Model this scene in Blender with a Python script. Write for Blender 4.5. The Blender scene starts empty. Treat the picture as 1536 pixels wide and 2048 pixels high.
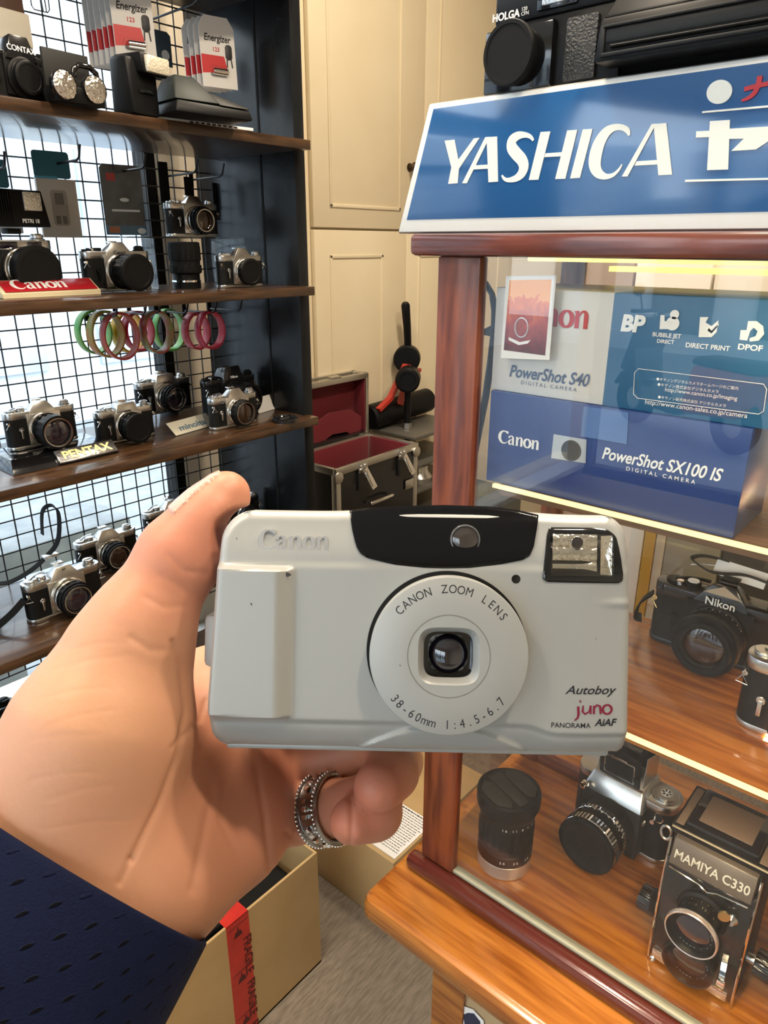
import bpy, bmesh, math, random
import numpy as np
from mathutils import Vector, Matrix
random.seed(7)
PI = math.pi
SC = bpy.context.scene
COL = SC.collection
E = 1.45                      # eye height above the floor (floor is z = 0)

# ------------------------------------------------------------------ camera
RM = np.array([[0.65179921, -0.26366378, 0.71108312],
               [-0.75838527, -0.23042958, 0.60971632],
               [0.00309447, -0.93668758, -0.35015255]])
FPX = 1434.0
def cv(v): return Vector(RM @ np.array(v, float))
cam = bpy.data.objects.new('camera', bpy.data.cameras.new('camera'))
COL.objects.link(cam)
cx, cy, cz = cv((1, 0, 0)), cv((0, -1, 0)), -cv((0, 0, 1))
cam.matrix_world = Matrix(((cx.x, cy.x, cz.x, 0), (cx.y, cy.y, cz.y, 0), (cx.z, cy.z, cz.z, E), (0, 0, 0, 1)))
cam.data.sensor_fit = 'VERTICAL'; cam.data.sensor_height = 36; cam.data.lens = FPX / 2048 * 36
cam.data.clip_start = 0.01
SC.camera = cam

def ray(px, py): return cv(((px - 768) / FPX, (py - 1024) / FPX, 1))
def at(px, py, **k):
    """point of the room seen at a photograph pixel on the plane X=, Y= or Z="""
    r = ray(px, py); (a, v), = k.items()
    t = (v - (E if a == 'Z' else 0)) / r['XYZ'.index(a)]
    return Vector((0, 0, E)) + r * t
def camp(px, py, d): return Vector((0, 0, E)) + ray(px, py) * d

# ------------------------------------------------------------------ view, world, lights
SC.view_settings.view_transform = 'Standard'; SC.view_settings.look = 'None'
SC.view_settings.exposure = 1.1; SC.view_settings.gamma = 1.0
SC.view_settings.use_curve_mapping = False
w = bpy.data.worlds.new('daylight'); SC.world = w; w.use_nodes = True
bg = w.node_tree.nodes['Background']; bg.inputs[0].default_value = (0.82, 0.92, 1.0, 1); bg.inputs[1].default_value = 2.3

def area(name, loc, target, size, power, color, size_y=None):
    l = bpy.data.lights.new(name, 'AREA'); l.energy = power; l.color = color; l.size = size
    if size_y: l.shape = 'RECTANGLE'; l.size_y = size_y
    else: l.shape = 'DISK'
    o = bpy.data.objects.new(name, l); COL.objects.link(o); o.location = loc
    o.rotation_euler = (Vector(target) - Vector(loc)).to_track_quat('-Z', 'Y').to_euler()
    return o
WARM = (1.0, 0.85, 0.66)
area('ceiling_lamp', (0.35, 0.75, 2.68), (0.35, 0.75, 0), 0.30, 9, WARM)
area('ceiling_lamp', (1.35, 0.75, 2.68), (1.35, 0.85, 0), 0.25, 10, WARM)
area('ceiling_lamp', (0.30, -0.30, 2.68), (0.3, 0.1, 1.0), 0.10, 6, WARM)
area('ceiling_lamp', (1.0, -0.2, 2.68), (0.75, 0.2, 1), 0.12, 7, WARM)
area('ceiling_lamp', (-0.6, 0.7, 2.68), (-0.3, 0.7, 0), 0.30, 6, WARM)
area('case_lamp', (0.68, 0.10, 1.432), (0.69, 0.1, 0.9), 0.012, 0.7, (1.0, 0.80, 0.42), 0.58)
area('case_lamp', (0.668, 0.10, 1.186), (0.72, 0.1, 0.9), 0.008, 0.8, (1.0, 0.78, 0.45), 0.58)
area('case_lamp', (0.668, 0.10, 0.941), (0.72, 0.1, 0.6), 0.008, 1.3, (1.0, 0.78, 0.45), 0.58)

# ------------------------------------------------------------------ mesh builder
I4 = Matrix.Identity(4)
def T(x, y=None, z=None):
    return Matrix.Translation(Vector(x) if y is None else Vector((x, y, z)))
def RX(a): return Matrix.Rotation(math.radians(a), 4, 'X')
def RY(a): return Matrix.Rotation(math.radians(a), 4, 'Y')
def RZ(a): return Matrix.Rotation(math.radians(a), 4, 'Z')
FRONT = RX(90)               # z -> -y : lathes and lettering that look towards -y

def rrect(w, h, r, n=6):
    r = min(r, w / 2 - 1e-5, h / 2 - 1e-5); p = []
    for (sx, sy, a0) in ((1, 1, 0), (-1, 1, 90), (-1, -1, 180), (1, -1, 270)):
        for i in range(n + 1):
            a = math.radians(a0 + 90 * i / n)
            p.append((sx * (w / 2 - r) + r * math.cos(a), sy * (h / 2 - r) + r * math.sin(a)))
    return p
def circ(r, n=32): return [(r * math.cos(2 * PI * i / n), r * math.sin(2 * PI * i / n)) for i in range(n)]
def inset(poly, d):
    n = len(poly); out = []
    for i in range(n):
        a, b, c = Vector(poly[i - 1]), Vector(poly[i]), Vector(poly[(i + 1) % n])
        e1, e2 = (b - a), (c - b)
        if e1.length < 1e-9: e1 = e2
        if e2.length < 1e-9: e2 = e1
        e1.normalize(); e2.normalize()
        nn = Vector((-e1.y - e2.y, e1.x + e2.x))
        if nn.length < 1e-6: nn = Vector((-e1.y, e1.x))
        nn.normalize(); k = max(0.5, nn.dot(Vector((-e1.y, e1.x))))
        q = b + nn * d / k; out.append((q.x, q.y))
    return out

def crv(P, n=5):                                  # smooth pen path through (x, y, width) points
    if len(P) < 5: return P
    P = [Vector(p) for p in P]; out = []
    for i in range(len(P) - 1):
        a, b, c, d = P[max(i - 1, 0)], P[i], P[i + 1], P[min(i + 2, len(P) - 1)]
        for k in range(n):
            t = k / n; out.append(tuple(.5 * ((2 * b) + (c - a) * t + (2 * a - 5 * b + 4 * c - d) * t * t + (3 * b - a - 3 * c + d) * t ** 3)))
    return out + [tuple(P[-1])]

class MB:
    def __init__(s): s.v = []; s.f = []; s.m = []
    def add(s, vs, fs, M=I4, mi=0):
        o = len(s.v); s.v += [tuple(M @ Vector(v)) for v in vs]
        flip = M.to_3x3().determinant() < 0
        for f in fs:
            g = [i + o for i in f]
            s.f.append(g[::-1] if flip else g); s.m.append(mi)
        return s
    def box(s, c, d, bev=0.0, M=I4, mi=0, seg=2):
        bm = bmesh.new(); bmesh.ops.create_cube(bm, size=1)
        bmesh.ops.scale(bm, vec=d, verts=bm.verts)
        if bev: bmesh.ops.bevel(bm, geom=bm.edges[:], offset=min(bev, min(d) * .49), segments=seg, profile=.5, affect='EDGES')
        bm.verts.index_update()
        s.add([v.co + Vector(c) for v in bm.verts], [[v.index for v in f.verts] for f in bm.faces], M, mi); bm.free()
        return s
    def b2(s, a, b, bev=0.0, M=I4, mi=0):           # box from corner to corner
        return s.box([(a[i] + b[i]) / 2 for i in range(3)], [abs(b[i] - a[i]) for i in range(3)], bev, M, mi)
    def prism(s, poly, z0, z1, bev=0.0, M=I4, mi=0, top=True, bot=True):
        n = len(poly)
        lv = [(z0, 0), (z1, 0)] if not bev else [(z0, bev), (z0 + bev * .3, bev * .3), (z0 + bev, 0), (z1 - bev, 0), (z1 - bev * .3, bev * .3), (z1, bev)]
        vs = []; fs = []
        for z, d in lv: vs += [(x, y, z) for x, y in (inset(poly, d) if d else poly)]
        for k in range(len(lv) - 1):
            for i in range(n): fs.append([k * n + i, k * n + (i + 1) % n, (k + 1) * n + (i + 1) % n, (k + 1) * n + i])
        if bot: fs.append(list(range(n))[::-1])
        if top: fs.append([(len(lv) - 1) * n + i for i in range(n)])
        return s.add(vs, fs, M, mi)
    def lathe(s, prof, seg=40, M=I4, mi=0):         # prof: (r, z) or (r, z, knurl depth)
        vs = []; fs = []; rows = []
        for p in prof:
            if p[0] < 1e-7: rows.append([len(vs)]); vs.append((0, 0, p[1]))
            else:
                k = p[2] if len(p) > 2 else 0; rows.append(list(range(len(vs), len(vs) + seg)))
                for i in range(seg):
                    r = p[0] - (k if (i // 2) % 2 else 0); a = 2 * PI * i / seg
                    vs.append((r * math.cos(a), r * math.sin(a), p[1]))
        for a, b in zip(rows[:-1], rows[1:]):
            for i in range(seg):
                j = (i + 1) % seg
                if len(a) == 1 and len(b) == 1: continue
                if len(a) == 1: fs.append([a[0], b[j], b[i]][::-1])
                elif len(b) == 1: fs.append([a[i], a[j], b[0]])
                else: fs.append([a[i], a[j], b[j], b[i]])
        return s.add(vs, fs, M, mi)
    def cyl(s, r, z0, z1, M=I4, mi=0, seg=32, bev=0.0):
        if bev: return s.lathe([(0, z0), (r - bev, z0), (r, z0 + bev), (r, z1 - bev), (r - bev, z1), (0, z1)], seg, M, mi)
        return s.lathe([(0, z0), (r, z0), (r, z1), (0, z1)], seg, M, mi)
    def tube(s, pts, r, seg=8, M=I4, mi=0, closed=False, flat=None):
        pts = [Vector(p) for p in pts]; n = len(pts); vs = []; fs = []
        t0 = None; u = None
        for i, p in enumerate(pts):
            if closed: t = (pts[(i + 1) % n] - pts[i - 1])
            else: t = pts[min(i + 1, n - 1)] - pts[max(i - 1, 0)]
            t.normalize()
            if u is None:
                u = t.orthogonal().normalized()
            else: u = (u - t * u.dot(t)).normalized()
            v = t.cross(u); rr = r[i] if isinstance(r, (list, tuple)) else r
            for k in range(seg):
                a = 2 * PI * k / seg
                ru, rv = (rr, rr) if not flat else (rr, flat)
                vs.append(p + u * ru * math.cos(a) + v * rv * math.sin(a))
        for i in range(n if closed else n - 1):
            for k in range(seg):
                a, b = i * seg, ((i + 1) % n) * seg; k2 = (k + 1) % seg
                fs.append([a + k, a + k2, b + k2, b + k])
        if not closed:
            fs.append(list(range(seg))[::-1]); fs.append([(n - 1) * seg + k for k in range(seg)])
        return s.add(vs, fs, M, mi)
    def strap(s, pts, ups, w, t, M=I4, mi=0):       # flat band along pts, width direction ups
        vs = []; fs = []; n = len(pts)
        pts = [Vector(p) for p in pts]
        for i, p in enumerate(pts):
            d = (pts[min(i + 1, n - 1)] - pts[max(i - 1, 0)]).normalized()
            u = Vector(ups[i] if isinstance(ups[0], (list, tuple, Vector)) else ups)
            u = (u - d * u.dot(d)).normalized(); nn = d.cross(u)
            for a, b in ((1, 1), (-1, 1), (-1, -1), (1, -1)): vs.append(p + u * w / 2 * a + nn * t / 2 * b)
        for i in range(n - 1):
            for k in range(4): fs.append([i * 4 + k, i * 4 + (k + 1) % 4, i * 4 + 4 + (k + 1) % 4, i * 4 + 4 + k])
        fs.append([0, 1, 2, 3][::-1]); fs.append([(n - 1) * 4 + k for k in range(4)])
        return s.add(vs, fs, M, mi)
    def hexa(s, lo, hi, M=I4, mi=0, bev=0.0):      # lo, hi: four corners each, counter-clockwise seen from above
        bm = bmesh.new(); vs = [bm.verts.new(p) for p in list(lo) + list(hi)]
        for f in ([3, 2, 1, 0], [4, 5, 6, 7], [0, 1, 5, 4], [1, 2, 6, 5], [2, 3, 7, 6], [3, 0, 4, 7]): bm.faces.new([vs[i] for i in f])
        if bev: bmesh.ops.bevel(bm, geom=bm.edges[:], offset=bev, segments=2, profile=.5, affect='EDGES')
        bm.verts.index_update()
        s.add([v.co.copy() for v in bm.verts], [[v.index for v in f.verts] for f in bm.faces], M, mi); bm.free(); return s
    def stroke(s, pts, depth, M=I4, mi=0):          # pen stroke in the xy plane: points (x, y, width)
        n = len(pts); L = []; R = []
        for i, p in enumerate(pts):
            a = pts[max(i - 1, 0)]; b = pts[min(i + 1, n - 1)]
            d = Vector((b[0] - a[0], b[1] - a[1])); d.normalize(); nn = Vector((-d.y, d.x)) * p[2] / 2
            L.append((p[0] + nn.x, p[1] + nn.y)); R.append((p[0] - nn.x, p[1] - nn.y))
        vs = [(x, y, 0) for x, y in L] + [(x, y, 0) for x, y in R] + [(x, y, depth) for x, y in L] + [(x, y, depth) for x, y in R]
        fs = []
        for i in range(n - 1):
            fs += [[2 * n + i + 1, 2 * n + i, 3 * n + i, 3 * n + i + 1], [i, i + 1, 2 * n + i + 1, 2 * n + i][::-1], [n + i, n + i + 1, 3 * n + i + 1, 3 * n + i], [i, n + i, n + i + 1, i + 1][::-1]]
        fs += [[0, n, 3 * n, 2 * n], [n - 1, 2 * n - 1, 4 * n - 1, 3 * n - 1][::-1]]
        return s.add(vs, fs, M, mi)
    def text(s, body, size, M=I4, mi=0, align='LEFT', depth=0.0, shear=0.0, bold=0.0, sx=1.0, spacing=1.0):
        vs, fs = text_geo(body, align, shear, bold, spacing)
        S = Matrix.Diagonal((size * sx, size, 1, 1))
        if not depth: return s.add(vs, fs, M @ S, mi)
        n = len(vs); edge = {}
        for f in fs:
            for a, b in zip(f, f[1:] + f[:1]): edge[(a, b)] = 1
        side = [[a, b, b + n, a + n] for (a, b) in edge if (b, a) not in edge]
        return s.add([(v[0], v[1], 0) for v in vs] + [(v[0], v[1], depth) for v in vs], [[i + n for i in f] for f in fs] + side, M @ S, mi)
    def build(s, name, mats, parent=None, smooth=40, label=None):
        me = bpy.data.meshes.new(name); me.from_pydata(s.v, [], s.f)
        if not isinstance(mats, (list, tuple)): mats = [mats]
        for m in mats: me.materials.append(m)
        me.polygons.foreach_set('material_index', s.m)
        if smooth:
            me.polygons.foreach_set('use_smooth', [True] * len(s.f)); me.set_sharp_from_angle(angle=math.radians(smooth))
        me.update()
        o = bpy.data.objects.new(name, me); COL.objects.link(o)
        if parent is not None: o.parent = parent
        if label: o['label'] = label
        return o

_tc = {}
def text_geo(body, align, shear, bold, spacing):
    k = (body, align, shear, bold, spacing)
    if k not in _tc:
        c = bpy.data.curves.new('t', 'FONT'); c.body = body; c.align_x = align; c.shear = shear; c.offset = bold; c.space_character = spacing
        c.resolution_u = 4
        o = bpy.data.objects.new('t', c); COL.objects.link(o)
        me = bpy.data.meshes.new_from_object(o.evaluated_get(bpy.context.evaluated_depsgraph_get()))
        vs = [tuple(v.co) for v in me.vertices]; fs = []
        for p in me.polygons:
            f = list(p.vertices); fs.append(f if p.normal.z > 0 else f[::-1])
        bpy.data.objects.remove(o); bpy.data.curves.remove(c); bpy.data.meshes.remove(me)
        _tc[k] = (vs, fs)
    return _tc[k]

def tag(o, label, cat, group=None, kind=None):
    o['label'] = label; o['category'] = cat
    if group: o['group'] = group
    if kind: o['kind'] = kind
    return o
def thing(name, label, cat, loc=(0, 0, 0), rz=0.0, sc=1.0, group=None, M=None):
    o = bpy.data.objects.new(name, None); COL.objects.link(o); o.empty_display_size = .02
    if M is not None: o.matrix_world = M
    else:
        o.location = loc; o.rotation_euler = (0, 0, math.radians(rz)); o.scale = (sc, sc, sc)
    return tag(o, label, cat, group)
def struct(o): o['kind'] = 'structure'; return o
def kids(o): return [c for c in bpy.data.objects if c.parent == o]
def dup(root, label, loc=None, rz=None, sc=None, M=None):
    r = root.copy(); COL.objects.link(r); r['label'] = label
    if M is not None: r.matrix_world = M
    if loc is not None: r.location = loc
    if rz is not None: r.rotation_euler = (0, 0, math.radians(rz))
    if sc is not None: r.scale = (sc, sc, sc)
    for ch in kids(root):
        c = ch.copy(); COL.objects.link(c); c.parent = r
        for g in kids(ch):
            d = g.copy(); COL.objects.link(d); d.parent = c
    return r

# ------------------------------------------------------------------ materials
def mat(name, col, rough=.5, metal=0.0, bump=None, var=None, spec=.5, coat=0.0, sss=0.0, emit=0.0, trans=0.0, aniso=None):
    m = bpy.data.materials.new(name); m.use_nodes = True; nt = m.node_tree; b = nt.nodes['Principled BSDF']
    b.inputs['Base Color'].default_value = (*col, 1); b.inputs['Roughness'].default_value = rough; b.inputs['Metallic'].default_value = metal
    b.inputs['Specular IOR Level'].default_value = spec; b.inputs['Coat Weight'].default_value = coat; b.inputs['Coat Roughness'].default_value = .08
    b.inputs['Transmission Weight'].default_value = trans
    if sss: b.inputs['Subsurface Weight'].default_value = sss; b.inputs['Subsurface Radius'].default_value = (.006, .0025, .0012); b.inputs['Subsurface Scale'].default_value = 1
    if emit: b.inputs['Emission Color'].default_value = (*col, 1); b.inputs['Emission Strength'].default_value = emit
    tc = nt.nodes.new('ShaderNodeTexCoord')
    if bump:
        n = nt.nodes.new('ShaderNodeTexNoise'); n.inputs['Scale'].default_value = bump[0]; n.inputs['Detail'].default_value = 3
        nt.links.new(tc.outputs['Object'], n.inputs['Vector'])
        u = nt.nodes.new('ShaderNodeBump'); u.inputs['Strength'].default_value = bump[1]; u.inputs['Distance'].default_value = bump[2] if len(bump) > 2 else .001
        nt.links.new(n.outputs[0], u.inputs['Height']); nt.links.new(u.outputs[0], b.inputs['Normal'])
    if var:                                          # var: (scale, other colour)
        n = nt.nodes.new('ShaderNodeTexNoise'); n.inputs['Scale'].default_value = var[0]; n.inputs['Detail'].default_value = 4
        nt.links.new(tc.outputs['Object'], n.inputs['Vector'])
        r = nt.nodes.new('ShaderNodeValToRGB'); r.color_ramp.elements[0].position = .35; r.color_ramp.elements[1].position = .68
        r.color_ramp.elements[0].color = (*col, 1); r.color_ramp.elements[1].color = (*var[1], 1)
        nt.links.new(n.outputs[0], r.inputs[0]); nt.links.new(r.outputs[0], b.inputs['Base Color'])
    return m
def wood(name, c1, c2, axis=0, scale=18, rough=.38, coat=.2, stretch=9, dist=5, detail=3):
    m = mat(name, c1, rough, coat=coat); nt = m.node_tree; b = nt.nodes['Principled BSDF']; tc = nt.nodes['Texture Coordinate']
    mp = nt.nodes.new('ShaderNodeMapping'); s = [stretch] * 3; s[axis] = 1.0
    mp.inputs['Scale'].default_value = s; nt.links.new(tc.outputs['Object'], mp.inputs[0])
    w_ = nt.nodes.new('ShaderNodeTexNoise'); w_.inputs['Scale'].default_value = scale / stretch * 2; w_.inputs['Detail'].default_value = detail
    w_.inputs['Distortion'].default_value = dist * .1
    nt.links.new(mp.outputs[0], w_.inputs[0])
    w2 = nt.nodes.new('ShaderNodeTexNoise'); w2.inputs['Scale'].default_value = scale * 4 / stretch; w2.inputs['Detail'].default_value = 5
    nt.links.new(mp.outputs[0], w2.inputs[0])
    mx = nt.nodes.new('ShaderNodeMath'); mx.operation = 'MULTIPLY_ADD'; mx.inputs[1].default_value = .5
    nt.links.new(w2.outputs[0], mx.inputs[0])
    m2 = nt.nodes.new('ShaderNodeMath'); m2.operation = 'MULTIPLY'; m2.inputs[1].default_value = .5
    nt.links.new(w_.outputs[0], m2.inputs[0]); nt.links.new(m2.outputs[0], mx.inputs[2])
    r = nt.nodes.new('ShaderNodeValToRGB'); e = r.color_ramp.elements
    e[0].position = .40; e[0].color = (*c2, 1); e[1].position = .59; e[1].color = (*c1, 1)
    nt.links.new(mx.outputs[0], r.inputs[0]); nt.links.new(r.outputs[0], b.inputs['Base Color'])
    u = nt.nodes.new('ShaderNodeBump'); u.inputs['Strength'].default_value = .12; u.inputs['Distance'].default_value = .001
    nt.links.new(mx.outputs[0], u.inputs['Height']); nt.links.new(u.outputs[0], b.inputs['Normal'])
    return m
def clear(name, tint=(1, 1, 1), ior=1.45, rough=0.0):          # thin clear pane: reflects by Fresnel, lets the rest through
    m = bpy.data.materials.new(name); m.use_nodes = True; nt = m.node_tree; nt.nodes.clear()
    o = nt.nodes.new('ShaderNodeOutputMaterial'); t = nt.nodes.new('ShaderNodeBsdfTransparent'); g = nt.nodes.new('ShaderNodeBsdfGlossy')
    lw = nt.nodes.new('ShaderNodeLayerWeight'); lw.inputs[0].default_value = .5; x = nt.nodes.new('ShaderNodeMixShader')
    pw = nt.nodes.new('ShaderNodeMath'); pw.operation = 'POWER'; pw.inputs[1].default_value = 5; nt.links.new(lw.outputs['Facing'], pw.inputs[0])
    f = nt.nodes.new('ShaderNodeMath'); f.operation = 'MULTIPLY_ADD'; f0 = ((ior - 1) / (ior + 1)) ** 2
    f.inputs[1].default_value = 1 - f0; f.inputs[2].default_value = f0; nt.links.new(pw.outputs[0], f.inputs[0])
    t.inputs[0].default_value = (*tint, 1); g.inputs['Roughness'].default_value = rough; g.inputs[0].default_value = (1, 1, 1, 1)
    nt.links.new(f.outputs[0], x.inputs[0]); nt.links.new(t.outputs[0], x.inputs[1]); nt.links.new(g.outputs[0], x.inputs[2]); nt.links.new(x.outputs[0], o.inputs[0])
    return m
K = {}
K['cream'] = mat('cream_paint', (.76, .66, .47), .5, bump=(60, .06), var=(3.2, (.71, .60, .41)))
K['ceil'] = mat('ceiling_paint', (.8, .76, .68), .8)
K['wallp'] = mat('wall_paint', (.62, .55, .44), .7)
K['floor'] = wood('floor_boards', (.225, .180, .135), (.145, .115, .085), 0, 60, .55, 0, 6, 8, 6)
K['panel'] = mat('black_lacquer', (.006, .0065, .0075), .25, bump=(14, .06), var=(5, (.013, .0145, .016)), spec=.3)
K['shelf'] = wood('walnut_shelf', (.070, .034, .015), (.028, .013, .006), 0, 40, .3, .3)
K['mahog'] = wood('red_mahogany', (.23, .055, .018), (.11, .022, .009), 2, 30, .38, .15)
K['mahogy'] = wood('red_mahogany_rail', (.19, .042, .018), (.10, .022, .012), 1, 30, .25, .5)
K['pine'] = wood('varnished_pine', (.40, .142, .023), (.21, .058, .008), 1, 26, .25, .4, 12, 4)
K['pined'] = wood('brown_shelf_board', (.20, .105, .06), (.11, .055, .03), 1, 40, .35, .2)
K['chrome'] = mat('satin_chrome', (.62, .61, .59), .28, 1, bump=(900, .03))
K['bright'] = mat('bright_chrome', (.85, .84, .82), .08, 1)
K['alu'] = mat('aluminium', (.62, .6, .55), .38, 1, bump=(300, .05))
K['leather'] = mat('black_leatherette', (.007, .007, .007), .45, bump=(1400, .5, .0006), spec=0.25)
K['black'] = mat('black_plastic', (.0055, .0055, .006), .42, spec=.18)
K['blackm'] = mat('matt_black', (.01, .01, .01), .65, spec=0.15)
K['blackg'] = mat('gloss_black', (.006, .006, .007), .1, coat=.6)
K['blackp'] = mat('black_paint', (.01, .01, .011), .2, coat=.3, spec=0.4)
K['grey'] = mat('dark_grey_plastic', (.014, .014, .0135), .5, spec=.3)
K['olive'] = mat('grey_green_plastic', (.016, .020, .018), .5, spec=.25)
K['white'] = mat('white_plastic', (.82, .8, .76), .35)
K['paper'] = mat('white_paper', (.80, .78, .75), .7)
K['card'] = mat('brown_cardboard', (.47, .31, .14), .75, bump=(90, .15), var=(9, (.42, .27, .115)))
K['glassy'] = mat('lens_glass', (.012, .008, .016), .03, coat=1.0, spec=.9)
K['amber'] = mat('amber_lens_glass', (.018, .007, .003), .03, coat=1.0)
K['clear'] = clear('clear_acrylic', (.97, .98, .98), 1.3)
K['pane'] = clear('window_glass', (.97, .98, .98), 1.25)
K['caseglass'] = clear('display_glass', (.985, .985, .98), 1.46)
K['flashglass'] = clear('flash_window', (.98, .97, .94), 1.5)
K['red'] = mat('sign_red', (.42, .012, .02), .3)
K['gold'] = mat('gold', (.85, .66, .3), .25, 1)
K['beige'] = mat('ivory_plastic', (.78, .66, .42), .4)
K['ink'] = mat('black_ink', (.015, .015, .02), .5)
K['inkw'] = mat('white_ink', (.85, .85, .83), .5)
K['inkr'] = mat('red_ink', (.55, .02, .03), .5)
K['wire'] = mat('black_wire', (.008, .008, .01), .4)
# ================================================================== the room
def zr(v): return v + E                       # height given relative to the eye
WY = 1.60                                      # plane of the back wall and window
struct(MB().b2((-2.1, -2.1, -.1), (3.3, WY + .1, 0)).build('floor', K['floor']))
struct(MB().b2((-2.1, -2.1, 2.7), (3.3, WY + .1, 2.8)).build('ceiling', K['ceil']))
m = MB(); m.b2((1.235, WY, 0), (3.3, WY + .1, 2.7)); m.b2((-2.1, WY, 0), (1.235, WY + .1, .42)); m.b2((-2.1, WY, 2.5), (1.235, WY + .1, 2.7))
struct(m.build('wall_back', K['cream']))
struct(MB().b2((3.2, -2.1, 0), (3.3, WY, 2.7)).build('wall_right', K['wallp']))
struct(MB().b2((-2.1, -2.1, 0), (3.2, -2.0, 2.7)).build('wall_front', K['wallp']))
m = MB(); m.b2((-2.1, -2.0, 0), (-2.0, -1.2, 2.7)); m.b2((-2.1, 1.52, 0), (-2.0, WY, 2.7)); m.b2((-2.1, -1.2, 2.35), (-2.0, 1.52, 2.7)); m.b2((-2.1, -1.2, 0), (-2.0, 1.52, .35))
struct(m.build('wall_left', K['wallp']))
m = MB()
for y in (-1.2, -.3, .6, 1.48): m.b2((-2.08, y, .35), (-2.02, y + .04, 2.35))
m.b2((-2.08, -1.2, .35), (-2.02, 1.52, .40)); m.b2((-2.08, -1.2, 2.30), (-2.02, 1.52, 2.35))
w2 = struct(m.build('window_2', K['black']))
MB().b2((-2.055, -1.2, .35), (-2.049, 1.52, 2.35)).build('pane', K['pane'], w2)
# shop window behind the wire grid: frame posts and the pane
w1 = struct(MB().b2((1.021, WY, .42), (1.047, WY + .05, 2.5)).build('window_1', K['black']))
MB().b2((-2.0, WY + .03, .42), (1.021, WY + .036, 2.5)).build('pane', K['pane'], w1)
struct(MB().b2((1.047, WY - .002, .42), (1.185, WY + .06, 2.5)).build('trim_1', K['wallp']))
struct(MB().b2((1.185, WY - .012, .42), (1.235, WY + .06, 2.5)).build('trim_2', K['white']))
struct(MB().b2((-2.0, WY - .10, .39), (1.235, WY, .42), .004).build('trim_3', K['white']))
# the street outside
K['pave'] = mat('paving', (.24, .26, .28), .8, bump=(20, .3), var=(9, (.30, .32, .34)))
K['facade'] = mat('pale_facade', (.74, .76, .77), .7, var=(.9, (.50, .57, .64)))
o = MB().b2((-14, -9, -.12), (-2.1, 14, -.1)).b2((-2.1, WY + .1, -.12), (7, 14, -.1)).build('pavement', K['pave']); struct(o)
m = MB().b2((-9.3, 6.4, -.1), (6, 6.6, 3.6))
for i in range(9): m.b2((-7 + i * 1.3, 6.36, .4), (-6.2 + i * 1.3, 6.42, 2.2), mi=1)
struct(m.build('wall_street', [K['facade'], mat('shutter', (.40, .48, .58), .5, var=(2, (.56, .60, .66)))]))
m = MB().b2((-10.2, -7, -.1), (-10, 6, 3.2))
for i in range(7): m.b2((-10.0, -5.6 + i * 1.5, .2), (-9.95, -4.7 + i * 1.5, 2.3), mi=1)
struct(m.build('wall_across', [K['facade'], K['grey']]))
K['concrete'] = mat('concrete', (.20, .22, .235), .8, bump=(40, .3), var=(14, (.27, .29, .305)))
b0 = at(150, 1120, Y=2.3)
t = thing('street_bench', 'grey concrete bench on the pavement beyond the shop window', 'bench', (b0.x, 2.3, -.1))
MB().b2((-.42, -.05, .42 + b0.z - .3), (.20, .25, .52 + b0.z - .3), .01).build('seat', K['concrete'], t)
for x in (-.32, .10): MB().b2((x, 0, 0), (x + .10, .2, .42 + b0.z - .3), .01).build('leg', K['concrete'], t)

sc_ = thing('motor_scooter', 'dark blue motor scooter parked outside, mirrored in the glass of the display case', 'scooter', (-4.9, 2.0, -.0998), rz=118)
K['scoot'] = mat('scooter_blue', (.012, .02, .045), .25, coat=.5)
for x in (.58, -.58):
    wl = MB().lathe([(.10, -.045), (.19, -.05), (.225, -.03), (.235, 0), (.225, .03), (.19, .05), (.10, .045), (.10, -.045)], 40, T(x, 0, .235) @ RX(90)).build('wheel', K['blackm'], sc_)
    MB().cyl(.10, -.03, .03, T(x, 0, .235) @ RX(90)).build('hub', K['alu'], wl)
MB().strap([(.60, 0, .50), (.52, 0, .72), (.44, 0, .98)], (0, 1, 0), .34, .07).strap([(.44, 0, .40), (.30, 0, .26), (-.10, 0, .25)], (0, 1, 0), .32, .05).strap([(.52, 0, .72), (.46, 0, .42)], (0, 1, 0), .30, .05).build('front_fairing', K['scoot'], sc_)
MB().strap([(.36, 0, .46), (.52, 0, .50), (.72, 0, .44), (.80, 0, .34)], (0, 1, 0), .15, .03).build('front_mudguard', K['scoot'], sc_)
MB().hexa([(-.70, -.15, .30), (-.10, -.15, .24), (-.10, .15, .24), (-.70, .15, .30)], [(-.80, -.12, .66), (-.16, -.13, .66), (-.16, .13, .66), (-.80, .12, .66)], bev=.05).build('rear_body', mat('scooter_red', (.55, .02, .04), .25, coat=.5), sc_)
MB().hexa([(-.82, -.13, .655), (-.14, -.14, .655), (-.14, .14, .655), (-.82, .13, .655)], [(-.80, -.11, .74), (-.18, -.12, .72), (-.18, .12, .72), (-.80, .11, .74)], bev=.03).build('seat', K['leather'], sc_)
MB().tube([(.40, 0, .90), (.40, .0, 1.02)], .03, 12).tube([(.36, -.34, 1.03), (.42, -.16, 1.02), (.44, 0, 1.02), (.42, .16, 1.02), (.36, .34, 1.03)], .017, 10).build('handlebar', K['black'], sc_)
MB().lathe([(0, 0), (.07, 0), (.085, .05), (.075, .07), (0, .075)], 28, T(.46, 0, .93) @ RY(80)).build('headlight', K['chrome'], sc_)
for s in (-1, 1): MB().tube([(.40, s * .20, 1.03), (.39, s * .25, 1.16)], .007, 6).prism(circ(.055, 20), -.008, .008, 0, T(.39, s * .27, 1.20) @ RY(90)).build('mirror', K['black'], sc_)

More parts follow.
